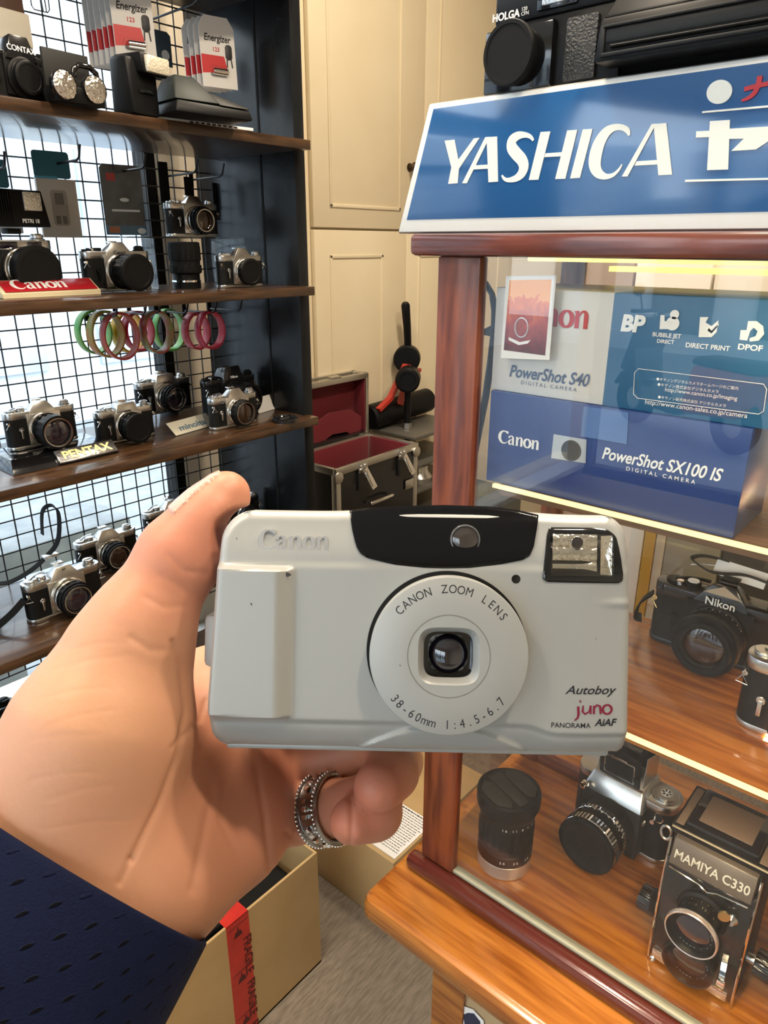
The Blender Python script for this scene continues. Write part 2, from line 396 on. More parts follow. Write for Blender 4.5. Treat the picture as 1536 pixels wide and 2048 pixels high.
# ---- built-in cupboard on the back wall
cup = thing('wall_cupboard', 'cream painted built-in cupboard with panelled doors along the back wall', 'cupboard', (1.5, WY, 0))
def cup_door(x0, x1, z0, z1, px0, px1, pz0, pz1, knob=None):
    m = MB().b2((x0 - 1.5, -.018, z0), (x1 - 1.5, -.0005, z1), .003)
    d = m.build('door', K['cream'], cup)
    q = MB(); a = .005
    for (u0, w0, u1, w1) in ((px0, pz0, px1, pz0), (px0, pz1, px1, pz1)): q.b2((u0 - 1.5 - a, -.0215, w0 - a), (u1 - 1.5 + a, -.017, w0 + a), .002)
    for u in (px0, px1): q.b2((u - 1.5 - a, -.0215, pz0 - a), (u - 1.5 + a, -.017, pz1 + a), .002)
    q.build('panel_moulding', K['cream'], d)
    if knob:
        k = MB().lathe([(.013, 0), (.013, .002), (.006, .004), (.005, .012), (.013, .017), (.015, .022), (.012, .028), (0, .030)], 24, T(knob[0] - 1.5, -.018, knob[1]) @ FRONT)
        k.build('knob', mat('aged_bronze', (.10, .065, .035), .35, .8), d)
cup_door(1.535, 2.034, zr(.044), 2.66, 1.605, 1.915, zr(.104), 2.58, (1.964, zr(.228)))
cup_door(2.040, 2.60, zr(.044), 2.66, 2.11, 2.50, zr(.104), 2.58)
cup_door(1.535, 1.950, .08, zr(.038), 1.600, 1.831, .16, zr(-.036))
cup_door(1.956, 2.60, .08, zr(.038), 2.022, 2.52, .16, zr(-.036))

# ================================================================== the wall shelving on the left
SX0, SX1 = -.30, 1.113; SY0, SY1 = 1.15, 1.446
SZ = [zr(v) for v in (.470, .193, -.085, -.366, -.658, -.955)]     # top surface of each board
unit = thing('shelf_unit', 'wall shelving with dark walnut boards and a black lacquered end panel', 'shelves', (.4, 1.3, 0))
for z in SZ: MB().b2((SX0 - .4, SY0 - 1.3, z - .018), (SX1 - .4, SY1 - 1.3, z), .0015).build('shelf', K['shelf'], unit)
MB().b2((1.100 - .4, 1.184 - 1.3, 0), (1.128 - .4, 1.52 - 1.3, 2.66), .001).build('end_panel', K['panel'], unit)
MB().b2((1.0985 - .4, 1.286 - 1.3, 0), (1.1005 - .4, 1.291 - 1.3, 2.66)).build('joint_strip', K['blackm'], unit)
MB().b2((SX0 - .03 - .4, 1.184 - 1.3, 0), (SX0 - .4, 1.52 - 1.3, 2.66)).build('end_panel', K['panel'], unit)
m = MB(); GY = 1.456; r = .0015
xs = [.647 + .03475 * k for k in range(-27, 14)]; zs = [zr(.147 + .0338 * k) for k in range(-30, 22)]
for x in xs:
    if SX0 < x < 1.098: m.tube([(x, GY, zs[0]), (x, GY, zs[-1])], r, 6)
for z in zs: m.tube([(SX0 + .01, GY + .0022, z), (1.098, GY + .0022, z)], r, 6)
g = m.build('wire_grid', K['wire']); tag(g, 'black wire mesh grid standing behind the shelves in front of the bright window', 'wire grid')

# ================================================================== display case, counter, lightbox sign
CX = .65; CB = zr(-.834); C1 = zr(-.252); C2 = zr(-.497); CY0, CY1 = -.36, .484; CXB = .95
case = thing('display_case', 'glass display case framed in red mahogany standing on the pine counter', 'display case', (.78, .05, CB))
def cpart(name, mats, a, b, bev=.002, parent=case, **k):
    o = (.78, .05, CB); return MB().b2([a[i] - o[i] for i in range(3)], [b[i] - o[i] for i in range(3)], bev).build(name, mats, parent, **k)
cpart('top_rail', K['mahogy'], (CX - .012, CY0 - .03, zr(-.0115)), (CX + .03, .513, zr(.0105)), .005)
cpart('top_board', K['mahogy'], (CX + .03, CY0 - .03, zr(-.004)), (CXB + .01, .50, zr(.0103)), .002)
for y in (.428, CY0 - .03): cpart('pillar', K['mahog'], (CX - .002, y, CB), (CX + .014, y + .054, zr(-.0115)), .003)
for y in (.455, CY0 - .03): cpart('rear_pillar', K['mahog'], (CXB - .02, y, CB), (CXB, y + .03, zr(-.004)), .003)
cpart('base_moulding', mat('dark_mahogany', (.085, .017, .012), .2, coat=.6), (CX - .018, CY0 - .05, zr(-.8595)), (CX + .006, .500, zr(-.836)), .007)
cpart('floor_board', K['pine'], (CX + .004, CY0 - .03, zr(-.8595)), (CXB, .484, CB), .001)
cpart('rear_rail', K['mahogy'], (CXB - .015, CY0, CB), (CXB, .455, CB + .02), .002)
fg = cpart('front_glass', K['caseglass'], (CX + .0045, CY0, CB + .001), (CX + .0075, .428, zr(-.0115)), 0)
cpart('glass_channel', mat('grey_sealant', (.30, .29, .22), .6, bump=(120, .5)), (CX + .001, CY0, CB), (CX + .013, .428, CB + .005), .001, fg)
cpart('side_glass', K['caseglass'], (CX + .014, .474, CB), (CXB - .02, .477, zr(-.004)), 0)
cpart('back_glass', K['caseglass'], (CXB - .008, CY0, CB + .02), (CXB - .005, .455, zr(-.004)), 0)
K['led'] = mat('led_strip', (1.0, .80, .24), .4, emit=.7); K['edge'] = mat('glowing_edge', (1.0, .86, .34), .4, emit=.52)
s1 = cpart('shelf', K['pined'], (CX + .014, CY0, C1 - .012), (CXB - .02, .400, C1), .001)
cpart('light_strip', K['edge'], (CX + .009, CY0, C1 - .0035), (CX + .0138, .405, C1 + .0005), 0, s1)
s2 = cpart('shelf', K['pine'], (CX + .014, CY0, C2 - .012), (CXB - .02, .400, C2), .001)
cpart('light_strip', K['edge'], (CX + .009, CY0, C2 - .0035), (CX + .0138, .405, C2 + .0005), 0, s2)
cpart('light_strip', K['led'], (CX + .018, CY0, zr(-.0155)), (CX + .030, .385, zr(-.0118)), 0)
m = MB()
for dy in (.405, ):
    for z in (C1, C2): m.cyl(.003, 0, .02, T(CX + .05 - .78, .455 - .05, z - .02 - CB))
cpart('reflected_led_band', K['led'], (.86, CY0, zr(-.030)), (.875, .385, zr(-.024)), 0)  # added glowing bar drawing the second, reflected band of the LED strip

counter = thing('counter', 'wooden shop counter with a thick varnished pine slab top under the display case', 'counter', (.62, .1, 0))
ctop = MB().prism(rrect(.56, 1.1, .018), -.042, 0, .012, T(.553 + .28 - .62, .518 - .55 - .1, zr(-.8597))).build('slab_top', K['pine'], counter, label='varnished pine slab top')
MB().b2((0, -.62, 0), (.45, .33, zr(-.902)), .002).build('front_panel', mat('tan_panel', (.50, .36, .2), .6, var=(6, (.42, .28, .14))), counter)
MB().b2((-.006, .275, 0), (.0, .33, zr(-.902)), .001).build('corner_strip', K['pine'], counter)
st0 = at(945, 2040, X=.618)
sk = MB().prism([(.0, .022), (.018, .016), (.022, -.012), (.010, -.03), (-.014, -.03), (-.022, -.006), (-.016, .014)], 0, .0006, 0, T(st0) @ RZ(-90) @ FRONT, 0)
sk.prism([(.002, .016), (.013, .010), (.016, -.012), (.008, -.026), (-.010, -.026), (-.016, -.004), (-.008, .008)], .0006, .0009, 0, T(st0) @ RZ(-90) @ FRONT, 1)
tag(sk.build('sticker', [K['white'], mat('navy_print', (.02, .025, .06), .5)]), 'white edged navy sticker on the counter front at the bottom edge of the picture', 'sticker')

# ---- lightbox sign: faces -x, traced letters lie on its front sheet
SGX = CX - .004
sign = thing('lightbox_sign', 'blue and white YASHICA lightbox sign standing on the display case', 'sign', (CX, 0, zr(.0107)))
def sgp(px, py): p = at(px, py, X=SGX); return (p.y, p.z - zr(.0107))
def zq(x, y): return sgp(x / 1.574 + 560, y / 1.574)
SM = Matrix(((0, 0, -1, 0), (1, 0, 0, 0), (0, 1, 0, 0), (0, 0, 0, 1)))     # (y, z, out) -> room
h = .1215
tr = [(-.62, 0), (.538, 0), (.4985, h), (-.58, h)]
MB().prism(tr, -.058, .004, .006, SM).build('casing', mat('sign_white', (.85, .82, .76), .25, coat=.5), sign)
tb = [(-.60, .0135), (.523, .0135), (.4905, h - .006), (-.56, h - .006)]
face = MB().prism(tb, .0030, .0046, .0004, SM).build('blue_panel', mat('sign_blue', (.020, .105, .29), .12, coat=.8), sign)
L = MB(); LR = MB()
LZ = [0.0]
def lift(): LZ[0] += .00003; return LZ[0]
def poly(P, mb=L):
    dz = lift()
    q = [zq(*p) for p in P]
    a = sum(q[i - 1][0] * q[i][1] - q[i][0] * q[i - 1][1] for i in range(len(q)))
    mb.prism(q if a > 0 else q[::-1], .0046, .0050 + dz, 0, SM)
def stk(P, mb=L):
    s = abs(zq(1000, 500)[0] - zq(1100, 500)[0]) / 100
    mb.stroke([(*zq(x, y), wd * s * (1.25 if x < 1100 else 1.2)) for x, y, wd in crv(P)], .0004 + lift(), SM @ T(0, 0, .0046))
poly([(520, 443), (551, 440), (563, 503), (612, 436), (630, 434), (565, 532), (561, 577), (531, 579), (541, 527)])
poly([(648, 432), (662, 431), (590, 577), (575, 577)]); poly([(652, 432), (685, 430), (688, 572), (658, 574)]); poly([(612, 521), (660, 518), (660, 531), (606, 534)])
stk([(799, 443, 5), (790, 431, 9), (772, 425, 13), (750, 428, 20), (733, 442, 26), (731, 464, 29), (745, 484, 30), (762, 503, 29), (769, 524, 28), (762, 546, 24), (745, 561, 17), (722, 567, 11), (708, 563, 8), (700, 552, 4)])
poly([(822, 416), (853, 414), (815, 566), (785, 567)]); poly([(906, 411), (938, 409), (900, 563), (868, 564)]); poly([(838, 483), (895, 479), (892, 492), (834, 495)])
poly([(955, 408), (986, 406), (946, 560), (915, 562)])
stk([(1101, 428, 4), (1096, 412, 11), (1080, 402, 12), (1055, 402, 15), (1030, 416, 23), (1009, 446, 29), (996, 484, 32), (993, 520, 30), (1004, 545, 22), (1026, 556, 13), (1050, 551, 9), (1068, 535, 6), (1078, 518, 3)])
poly([(1172, 391), (1186, 390), (1096, 556), (1078, 556)]); poly([(1178, 391), (1218, 388), (1236, 550), (1193, 552)]); poly([(1125, 508), (1190, 504), (1192, 518), (1118, 522)])
poly([(1355, 382), (1418, 378), (1412, 534), (1346, 536)]); poly([(1312, 414), (1357, 412), (1356, 432), (1311, 434)])
poly([(1412, 406), (1592, 396), (1566, 428), (1500, 471), (1422, 476), (1462, 437), (1412, 438)])
poly([(1385 + 40 * math.cos(a) + 6 * math.sin(a), 290 - 38 * math.sin(a)) for a in [2 * PI * i / 36 for i in range(36)]])
poly([(1332, 351), (1620, 325), (1620, 332), (1330, 357)]); poly([(1278, 566), (1640, 558), (1640, 564), (1276, 573)])
L.text('シカ', .062, T(-.0049, .135, .034) @ RZ(-90) @ FRONT)
L.build('lettering', mat('sign_letters', (.86, .86, .78), .3), sign, label='white YASHICA lettering')
stk([(1463, 282, 9), (1500, 272, 9), (1545, 262, 9), (1590, 256, 9)], LR); stk([(1512, 240, 11), (1508, 265, 11), (1496, 292, 10), (1478, 308, 8), (1455, 318, 5)], LR); stk([(1560, 300, 9), (1600, 290, 9)], LR)
LR.build('red_character', K['inkr'], sign, label='red brush lettering')
# ================================================================== cameras and lenses: builders
def cr(pts, n=6):
    """a smooth curve through the points"""
    P = [Vector(p) for p in pts]; out = []
    for i in range(len(P) - 1):
        a, b, c, d = P[max(i - 1, 0)], P[i], P[i + 1], P[min(i + 2, len(P) - 1)]
        for k in range(n):
            t = k / n; out.append(.5 * ((2 * b) + (c - a) * t + (2 * a - 5 * b + 4 * c - d) * t * t + (3 * b - a - 3 * c + d) * t ** 3))
    out.append(P[-1]); return out
def bump_knurl(r, z0, z1, k=.0009): return [(r, z0, k), (r, z1, k)]
def lens_on(parent, y0, secs, M=I4, cap=None, glass='glassy', seg=64, marks=None, name='lens', front=None):
    """secs: (radius, length, material, knurled?) from the mount outwards; looks towards local -z of M@FRONT"""
    A = M @ T(0, y0, 0) @ FRONT
    mats = []; mb = MB(); z = 0
    for r, ln, mk, kn in secs:
        if mk not in mats: mats.append(mk)
        i = mats.index(mk); b = min(.0007, ln * .25)
        k = min(.0012, r * .035) if kn else 0
        mb.lathe([(r * .8, z), (r - b, z), (r, z + b), (r, z + b, k), (r, z + ln - b, k), (r, z + ln - b), (r - b, z + ln), (r * .8, z + ln)], seg, A, i)
        z += ln
    r = secs[-1][0]
    if 'blackm' not in mats: mats.append('blackm')
    mb.lathe([(r * .8, z), (r * .86, z - .0005), (r * .82, z - .004), (r * .70, z - .006), (0, z - .0062)], seg, A, mats.index('blackm'))
    lens = mb.build(name, [K[k] for k in mats], parent)
    if cap is None:
        g = MB().lathe([(r * .74, z - .0052), (r * .6, z - .0035), (r * .35, z - .0022), (0, z - .0017)], 40, A).build('front_glass', K[glass], lens)
        MB().lathe([(r * .88, z - .0002), (r * .87, z + .0006), (r * .80, z + .0006), (r * .78, z - .002)], 48, A).build('front_ring', K[front or 'black'], lens)
    else:
        q = MB().lathe([(r * 1.0, z - .0015), (r * 1.03, z), (r * 1.03, z + .003), (r * .97, z + .0042), (r * .80, z + .0042), (r * .78, z + .0036), (0, z + .0036)], 48, A)
        q.build('lens_cap', K[cap], lens)
    if marks:
        q = MB(); rr, zz, txt, sz = marks; n = len(txt); step = sz * .85 / rr
        for i, ch in enumerate(txt):
            if ch == ' ': continue
            a = math.degrees(-(i - n / 2) * step)
            q.text(ch, sz, A @ RZ(a) @ T(0, rr + .0002, zz) @ RX(-90), align='CENTER')
        q.build('scale_marks', K['inkw'], lens)
    return lens

def slr(name, label, M, group=None, W=.142, H=.074, D=.032, top='chrome', base=None, skin='leather', prism='peak', pmat=None, panel=None,
        secs=None, cap=None, glass='glassy', text=None, tmat='ink', dials='chrome', marks=None, lug='bright', back_lens=None, front=None, cat='camera', strap=False, lx=0.0, tsize=.0075, lensdz=0.0):
    base = base or top; pmat = pmat or top
    root = thing(name, label, cat, M=M, group=group)
    P = lambda d=0: rrect(W - d, D - d, D * .46, 8)
    MB().prism(P(.0012), .006, H - .013, 0).build('body', K[skin], root)
    MB().prism(P(), 0, .007, .0012).build('base_plate', K[base], root)
    MB().prism(P(), H - .0135, H, .0016).build('top_plate', K[top], root)
    f = -D / 2
    if panel is not None:
        MB().prism([(-.034, .008), (.034, .008), (.034, H - .006), (-.034, H - .006)], 0, .004, .001, T(lx, f, 0) @ FRONT).build('front_panel', K[panel], root)
    if prism == 'peak':
        mb = MB()
        mb.hexa([(-.032, f - .0035, H - .010), (.032, f - .0035, H - .010), (.034, -f - .006, H - .010), (-.034, -f - .006, H - .010)],
                [(-.0125, f + .002, H + .0165), (.0125, f + .002, H + .0165), (.010, -f - .010, H + .013), (-.010, -f - .010, H + .013)], T(lx, 0, 0), 0, .0016)
    elif prism == 'flat':
        mb = MB()
        mb.hexa([(-.030, f - .004, H - .012), (.030, f - .004, H - .012), (.030, -f - .004, H - .012), (-.030, -f - .004, H - .012)],
                [(-.021, f - .001, H + .014), (.021, f - .001, H + .014), (.020, -f - .006, H + .013), (-.020, -f - .006, H + .013)], T(lx, 0, 0), 0, .0022)
        mb.box((lx, -f - .010, H + .0145), (.020, .014, .003), .0008)
    elif prism == 'tall':
        mb = MB()
        mb.hexa([(-.030, f - .008, H - .012), (.030, f - .008, H - .012), (.032, -f, H - .012), (-.032, -f, H - .012)],
                [(-.017, f - .004, H + .026), (.017, f - .004, H + .026), (.018, -f - .004, H + .020), (-.018, -f - .004, H + .020)], T(lx, 0, 0), 0, .002)
    else: mb = None
    if mb is not None:
        ph = mb.build('prism_housing', K[pmat], root)
        MB().box((lx, -f - .009, H + .0165 if prism != 'tall' else H + .021), (.018, .012, .003), .0006).build('hot_shoe', K['black' if top != 'chrome' else 'bright'], ph)
    if text:
        zt = H - .0055
        MB().text(text, tsize, T(lx, f - .0072, H + .001) @ RX(-6) @ FRONT if prism == 'tall' else T(lx, f - .0046, zt) @ FRONT if prism != 'none' else T(lx, f - .0005, H - .009) @ FRONT, align='CENTER', depth=.0006, bold=.01).build('lettering', K[tmat], root)
    # controls
    x = -.036
    MB().cyl(.0085, H, H + .006, T(x, 0, 0), seg=40, bev=.001).lathe([(.0088, H + .001, .0006), (.0088, H + .005, .0006)], 48, T(x, 0, 0)).build('shutter_dial', K[dials], root)
    MB().cyl(.0042, H, H + .0055, T(x - .0125, -.005, 0), seg=20, bev=.0008).build('shutter_button', K['bright'], root)
    lv = MB().cyl(.0105, H, H + .0035, T(-.055, .001, 0), seg=32, bev=.0008)
    lv.strap([(-.055, .001, H + .004), (-.045, .010, H + .004), (-.030, .016, H + .0038), (-.022, .0165, H + .0035)], (0, 0, 1), .003, .0035)
    lv.build('advance_lever', K[dials], root)
    rw = MB().cyl(.0115, H, H + .002, T(.053, 0, 0), seg=36, bev=.0006).cyl(.0095, H + .002, H + .008, T(.053, 0, 0), seg=36, bev=.001)
    rw.box((.053, 0, H + .0088), (.014, .0045, .0016), .0006); rw.build('rewind_knob', K[dials], root)
    for sx in (-1, 1):
        q = MB().cyl(.0028, 0, .004, T(sx * (W / 2 - .004), f + .006, H - .020) @ FRONT, seg=16)
        q.tube([(sx * (W / 2 - .003), f - .0008, H - .0205), (sx * (W / 2 - .009), f - .002, H - .030), (sx * (W / 2 + .003), f - .0006, H - .030)], .0008, 6, closed=True)
        q.build('strap_lug', K[lug], root)
    st = MB().cyl(.0045, 0, .0035, T(-.046, f, .040) @ FRONT, seg=20, bev=.0006).box((-.046, f - .0035, .031), (.0045, .002, .018), .0008)
    st.build('self_timer', K[dials], root)
    # mount and lens
    zl = .036 + lensdz
    MB().lathe([(.0325, 0), (.0325, .0065), (.030, .008), (.024, .008)], 56, T(lx, f - .001, zl) @ FRONT).build('lens_mount', K['bright' if top == 'chrome' else 'black'], root)
    if secs: lens_on(root, f - .0085, secs, T(lx, 0, zl), cap=cap, glass=glass, marks=marks, front=front)
    return root

def place(px, py, Z, toppx=None, H=.074, rz=0.0, W=.142, D=.032, sc=None, anchor=(-1, -1), Y=None, X=None):
    """stand a camera on a board: the photograph pixel of its lower front corner gives where it stands"""
    p = at(px, py, Z=Z) if Y is None and X is None else (at(px, py, Y=Y) if Y is not None else at(px, py, X=X))
    p.z = Z + .0004
    if sc is None:
        d = (RM.T @ np.array(p - Vector((0, 0, E))))[2]
        q = camp(toppx[0], toppx[1], d); sc = min(1.3, max(.75, (q.z - p.z) / H))
        # refine: same vertical line
        r = ray(*toppx); t = (p.x * r.x + p.y * r.y) / (r.x ** 2 + r.y ** 2); sc = (E + r.z * t - Z) / H
    off = Vector((-anchor[0] * W / 2 * sc, -anchor[1] * D / 2 * sc, 0)); off.rotate(Matrix.Rotation(math.radians(rz), 3, 'Z'))
    return Matrix.Translation(p + off) @ RZ(rz) @ Matrix.Scale(sc, 4)

BK = 'black'
LENS50 = [(.030, .006, BK, 0), (.0315, .005, 'chrome', 1), (.030, .004, BK, 0), (.0315, .010, BK, 1), (.029, .006, BK, 0)]
LENSLONG = [(.030, .008, BK, 0), (.0325, .006, BK, 1), (.031, .006, BK, 0), (.033, .024, BK, 1), (.033, .006, BK, 0)]
LENSCAP = [(.0305, .006, BK, 0), (.033, .008, BK, 1), (.0315, .006, BK, 0), (.0335, .008, BK, 1), (.0325, .006, BK, 0)]
# ================================================================== things on the shelves
Z2, Z3, Z4, Z5, Z6 = SZ[1:]
CG = 'film cameras on the wall shelves'
# --- third board
Mx = place(178, 586, Z3, (181, 503)); slr('film_camera', 'silver topped film camera with a capped black lens beside the red Canon sign', Mx, CG, panel='chrome', secs=LENSLONG, cap='black', text='Canon', prism='peak', dials='black', tsize=.0095)
# acrylic riser
ra = at(281, 474, Y=1.30); rb = at(522, 478, Y=1.27)
t = thing('acrylic_riser', 'clear acrylic riser on the third board with a chrome camera on top', 'display riser', (.955, 1.378, Z3 + .0004))
hh = at(400, 474, Y=1.32).z - Z3
q = MB(); hx = .115
q.box((0, 0, hh - .002), (2 * hx, .12, .004), .0012)
q.build('top_sheet', K['clear'], t)
for sx in (-1, 1): MB().box((sx * (hx - .002), 0, (hh - .004) / 2), (.004, .12, hh - .004), .001).build('side_sheet', K['clear'], t)
RZ_ = Z3 + hh
Mx = place(343, 470, RZ_, (338, 405), Y=1.345); slr('film_camera', 'chrome film camera with a protruding lens standing on top of the acrylic riser', Mx, CG, panel='chrome', secs=LENS50, front='bright', glass='amber')
Mx = place(443, 577, Z3, (439, 512)); slr('film_camera', 'small chrome film camera with a capped lens before the right end of the riser', Mx, CG, W=.136, panel='chrome', secs=[(.0305, .005, 'chrome', 1), (.029, .004, BK, 0), (.031, .010, BK, 1)], cap='black')
# black lens standing on end
p = at(384, 578, Z=Z3); 
t = thing('camera_lens', 'tall black zoom lens standing on its end in front of the acrylic riser', 'lens', (p.x + .01, p.y + .03, Z3 + .0004))
k_ = abs((at(384, 484, Y=p.y).z - Z3)) / .098
mats = ['black', 'blackm', 'bright']
MB().lathe([(0, 0), (.031, 0), (.031, .012), (.032, .013), (.030, .016), (.030, .030), (.0345, .033)], 48, Matrix.Scale(k_, 4)).build('rear_barrel', K['black'], t)
MB().cyl(.0315, .0135, .0175, Matrix.Scale(k_, 4), seg=48).build('chrome_ring', K['bright'], t, label='thin chrome ring')
MB().lathe([(.034, .033), (.0355, .034, .0012), (.0355, .048, .0012), (.033, .050), (.033, .058), (.0355, .060, .0012), (.0355, .088, .0012), (.0345, .090), (.0345, .096), (.030, .098), (0, .098)], 64, Matrix.Scale(k_, 4)).build('zoom_ring', K['blackm'], t)
# Canon wedge sign
a = at(2, 590, Z=Z3); b = at(198, 588, Z=Z3)
t = thing('wedge_sign', 'red and cream wedge shaped Canon sign on the third board', 'sign', ((a.x + b.x) / 2 - .02, b.y + .012, Z3 + .0004))
L2 = (b.x - a.x) / 2 + .02; hh2 = at(60, 560, Y=b.y + .03).z - Z3
pr = [(-.020, 0), (.022, 0), (.022, hh2), (.012, hh2), (-.020, .007)]
MB().prism([(x, z) for x, z in pr], -L2, L2, .001, Matrix(((0, 0, 1, 0), (1, 0, 0, 0), (0, 1, 0, 0), (0, 0, 0, 1)))).build('wedge_body', K['beige'], t)
sl = math.degrees(math.atan2(hh2 - .007, .032)); SLM = T(0, -.0205, .0075) @ RX(sl)
sw = math.hypot(hh2 - .007, .032)
MB().b2((-L2 + .006, .003, 0), (L2 - .004, sw - .002, .0012), .0004, SLM).build('red_face', K['red'], t)
def canon(mb, size, M, dep):
    """the maker's flared serif lettering drawn with a broad pen"""
    s = size; off = 0
    C_ = [(1.06, 1.02, .05), (1.0, 1.16, .26), (.82, 1.22, .13), (.58, 1.24, .12), (.32, 1.10, .22), (.17, .80, .33), (.16, .50, .33), (.30, .20, .25), (.56, .03, .15), (.82, .06, .10), (1.02, .22, .05)]
    A_ = [[(.10, .66, .20), (.16, .80, .14), (.34, .88, .10), (.50, .82, .16), (.56, .62, .23), (.56, .2, .24), (.60, .06, .18), (.74, .02, .05)], [(.56, .54, .06), (.34, .50, .08), (.16, .36, .19), (.12, .2, .23), (.22, .04, .16), (.38, .06, .09), (.52, .2, .05)]]
    N_ = [[(.02, .82, .10), (.18, .84, .20), (.18, .60, .24), (.18, .03, .24)], [(.05, .02, .05), (.31, .02, .05)], [(.28, .62, .06), (.42, .84, .10), (.60, .84, .16), (.68, .66, .24), (.68, .03, .24)], [(.55, .02, .05), (.81, .02, .05)]]
    O_ = [[(.42 + .33 * math.cos(a), .44 + .41 * math.sin(a), .10 + .17 * abs(math.cos(a))) for a in [2 * PI * i / 28 for i in range(29)]]]
    for strokes, adv in (([C_], 1.12), (A_, .84), (N_, .90), (O_, .86), (N_, .9)):
        for st in strokes: mb.stroke([((x + off) * s, y * s, w_ * s) for x, y, w_ in crv(st, 4)], dep, M)
        off += adv
    return off * s
q = MB(); canon(q, .0215 * sw / .04, SLM @ T(-.062, sw * .26, .0013), .0004); q.build('lettering', K['inkw'], t, label='white Canon lettering')
# rangefinder with a flash on top, beside the sign's rear
p = at(0, 555, Z=Z3 + .012)
Mx = Matrix.Translation((p.x - .155, b.y + .085, Z3 + .0004)) @ RZ(4) @ Matrix.Scale(1.14, 4)
rf = slr('film_camera', 'silver rangefinder film camera with a hooded capped lens behind the Canon sign', Mx, CG, prism='none', H=.078, secs=[(.028, .006, 'chrome', 0), (.030, .005, 'bright', 1), (.031, .004, BK, 0), (.034, .018, BK, 0)], cap='blackm', lx=.016, panel=None)
MB().b2((-.02, -.0175, .066), (.012, -.0162, .076), .0005).build('finder_window', K['glassy'], rf)
MB().b2((.028, -.0175, .066), (.05, -.0162, .076), .0005).build('rangefinder_window', K['glassy'], rf)
fl = thing('flash_unit', 'ribbed black PETRI flash unit mounted above the rangefinder camera', 'flash', M=Mx @ T(.020, .002, .0865) @ RZ(8))
MB().box((0, .006, .004), (.022, .016, .008), .001).build('shoe_foot', K['black'], fl)
q = MB().hexa([(-.055, -.012, .010), (.058, -.012, .010), (.058, .022, .010), (-.055, .022, .010)], [(-.052, -.010, .062), (.050, -.010, .062), (.050, .022, .062), (-.052, .022, .062)], bev=.002)
for i in range(12): q.box((-.050 + i * .004, -.0118, .036), (.0018, .002, .046))
q.build('flash_body', K['black'], fl)
MB().box((.030, -.0122, .046), (.030, .003, .026), .0008).build('flash_window', mat('flash_reflector', (.9, .88, .8), .15, .7, bump=(300, .9, .002)), fl)
MB().text('PETRI 18', .0078, T(.008, -.0127, .016) @ FRONT, depth=.0003, bold=.02).build('lettering', K['inkw'], fl)

# --- fourth board
Mx = place(24, 905, Z4 + .0218, (18, 830)); Mp = Mx
pc = slr('film_camera', 'silver and black film camera with a long ribbed lens on the black PENTAX stand', Mx, CG, panel='chrome', secs=LENSLONG, front='bright', prism='peak')
o_ = Mx.translation
t = thing('camera_stand', 'black wedge shaped PENTAX display stand with a chrome name plate', 'display stand', (o_.x + .005, o_.y - .018, Z4 + .0004))
MB().hexa([(-.10, -.066, 0), (.095, -.066, 0), (.095, .05, 0), (-.10, .05, 0)], [(-.09, -.042, .021), (.085, -.042, .021), (.085, .048, .021), (-.09, .048, .021)], bev=.001).build('wedge_body', K['blackg'], t)
pm = T(.010, -.0665, .0012) @ RX(41)
pl = MB().b2((-.030, .001, .0), (.080, .0270, .006), .0006, pm).build('name_plate', mat('mirror_plate', (.36, .36, .37), .22, .9, bump=(160, .5)), t)
MB().text('PENTAX', .0230, pm @ T(.025, .0060, .0062), align='CENTER', depth=.0008, bold=.03, sx=1.05).build('lettering', mat('pale_gold', (.85, .72, .30), .35, .3), pl)
Mx = place(203, 894, Z4, (198, 828)); slr('film_camera', 'silver film camera with a capped black lens between the PENTAX stand and the minolta card', Mx, CG, panel='chrome', secs=LENSCAP, cap='black', prism='flat', text='minolta', tsize=.006)
Mx = place(283, 835, Z4 + .003, (281, 769)); slr('film_camera', 'silver film camera with an open lens standing behind the minolta card', Mx, CG, panel='chrome', secs=LENS50, front='bright', prism='flat', text='minolta', tsize=.006)
Mx = place(410, 742, Z4, Y=1.33, sc=1.06, W=.136); slr('film_camera', 'all black film camera with a tall angular finder against the black end panel', Mx, CG, W=.136, top='blackp', pmat='blackp', panel='black', secs=LENSLONG, front='black', prism='tall', text='Nikon', tmat='inkw', dials='black', lug='chrome')
Mx = place(430, 863, Z4, (424, 800), W=.136); slr('film_camera', 'small chrome film camera with a shiny lens beside the loose lens cap', Mx, CG, W=.136, panel='chrome', secs=[(.031, .005, 'bright', 1), (.029, .004, BK, 0), (.031, .012, BK, 1), (.030, .004, BK, 0)], front='bright', glass='amber')
p = at(570, 842, Z=Z4)
t = thing('lens_cap', 'loose round black lens cap lying at the right end of the fourth board', 'lens cap', (p.x, p.y, Z4 + .0004))
MB().lathe([(0, 0), (.029, 0), (.029, .006), (.027, .0075), (.023, .0075), (.022, .006), (0, .006)], 48).build('cap_disc', K['blackg'], t)
MB().tube([(.025 * math.cos(2 * PI * i / 40), .025 * math.sin(2 * PI * i / 40), .0078) for i in range(40)], .0011, 6, closed=True).build('rim', K['black'], t)
MB().box((0, 0, .0066), (.026, .005, .0012), .0004).build('grip_bar', K['chrome'], t)
a = at(355, 872, Z=Z4); b = at(428, 851, Z=Z4)
t = thing('name_card', 'tilted cream minolta name card on the fourth board', 'sign', ((a.x + b.x) / 2, (a.y + b.y) / 2, Z4 + .0004), rz=math.degrees(math.atan2(b.y - a.y, b.x - a.x)))
l_ = (b - a).length / 2 + .004
cm = T(0, 0, .0003) @ RX(40)
MB().b2((-l_, 0, 0), (l_, .034, .0015), .0004, cm).build('card', mat('aged_card', (.72, .68, .54), .6), t)
MB().text('minolta', .019, cm @ T(0, .008, .0017), align='CENTER', bold=.03, sx=l_ / .043).build('lettering', mat('slate_print', (.12, .20, .28), .5), t)
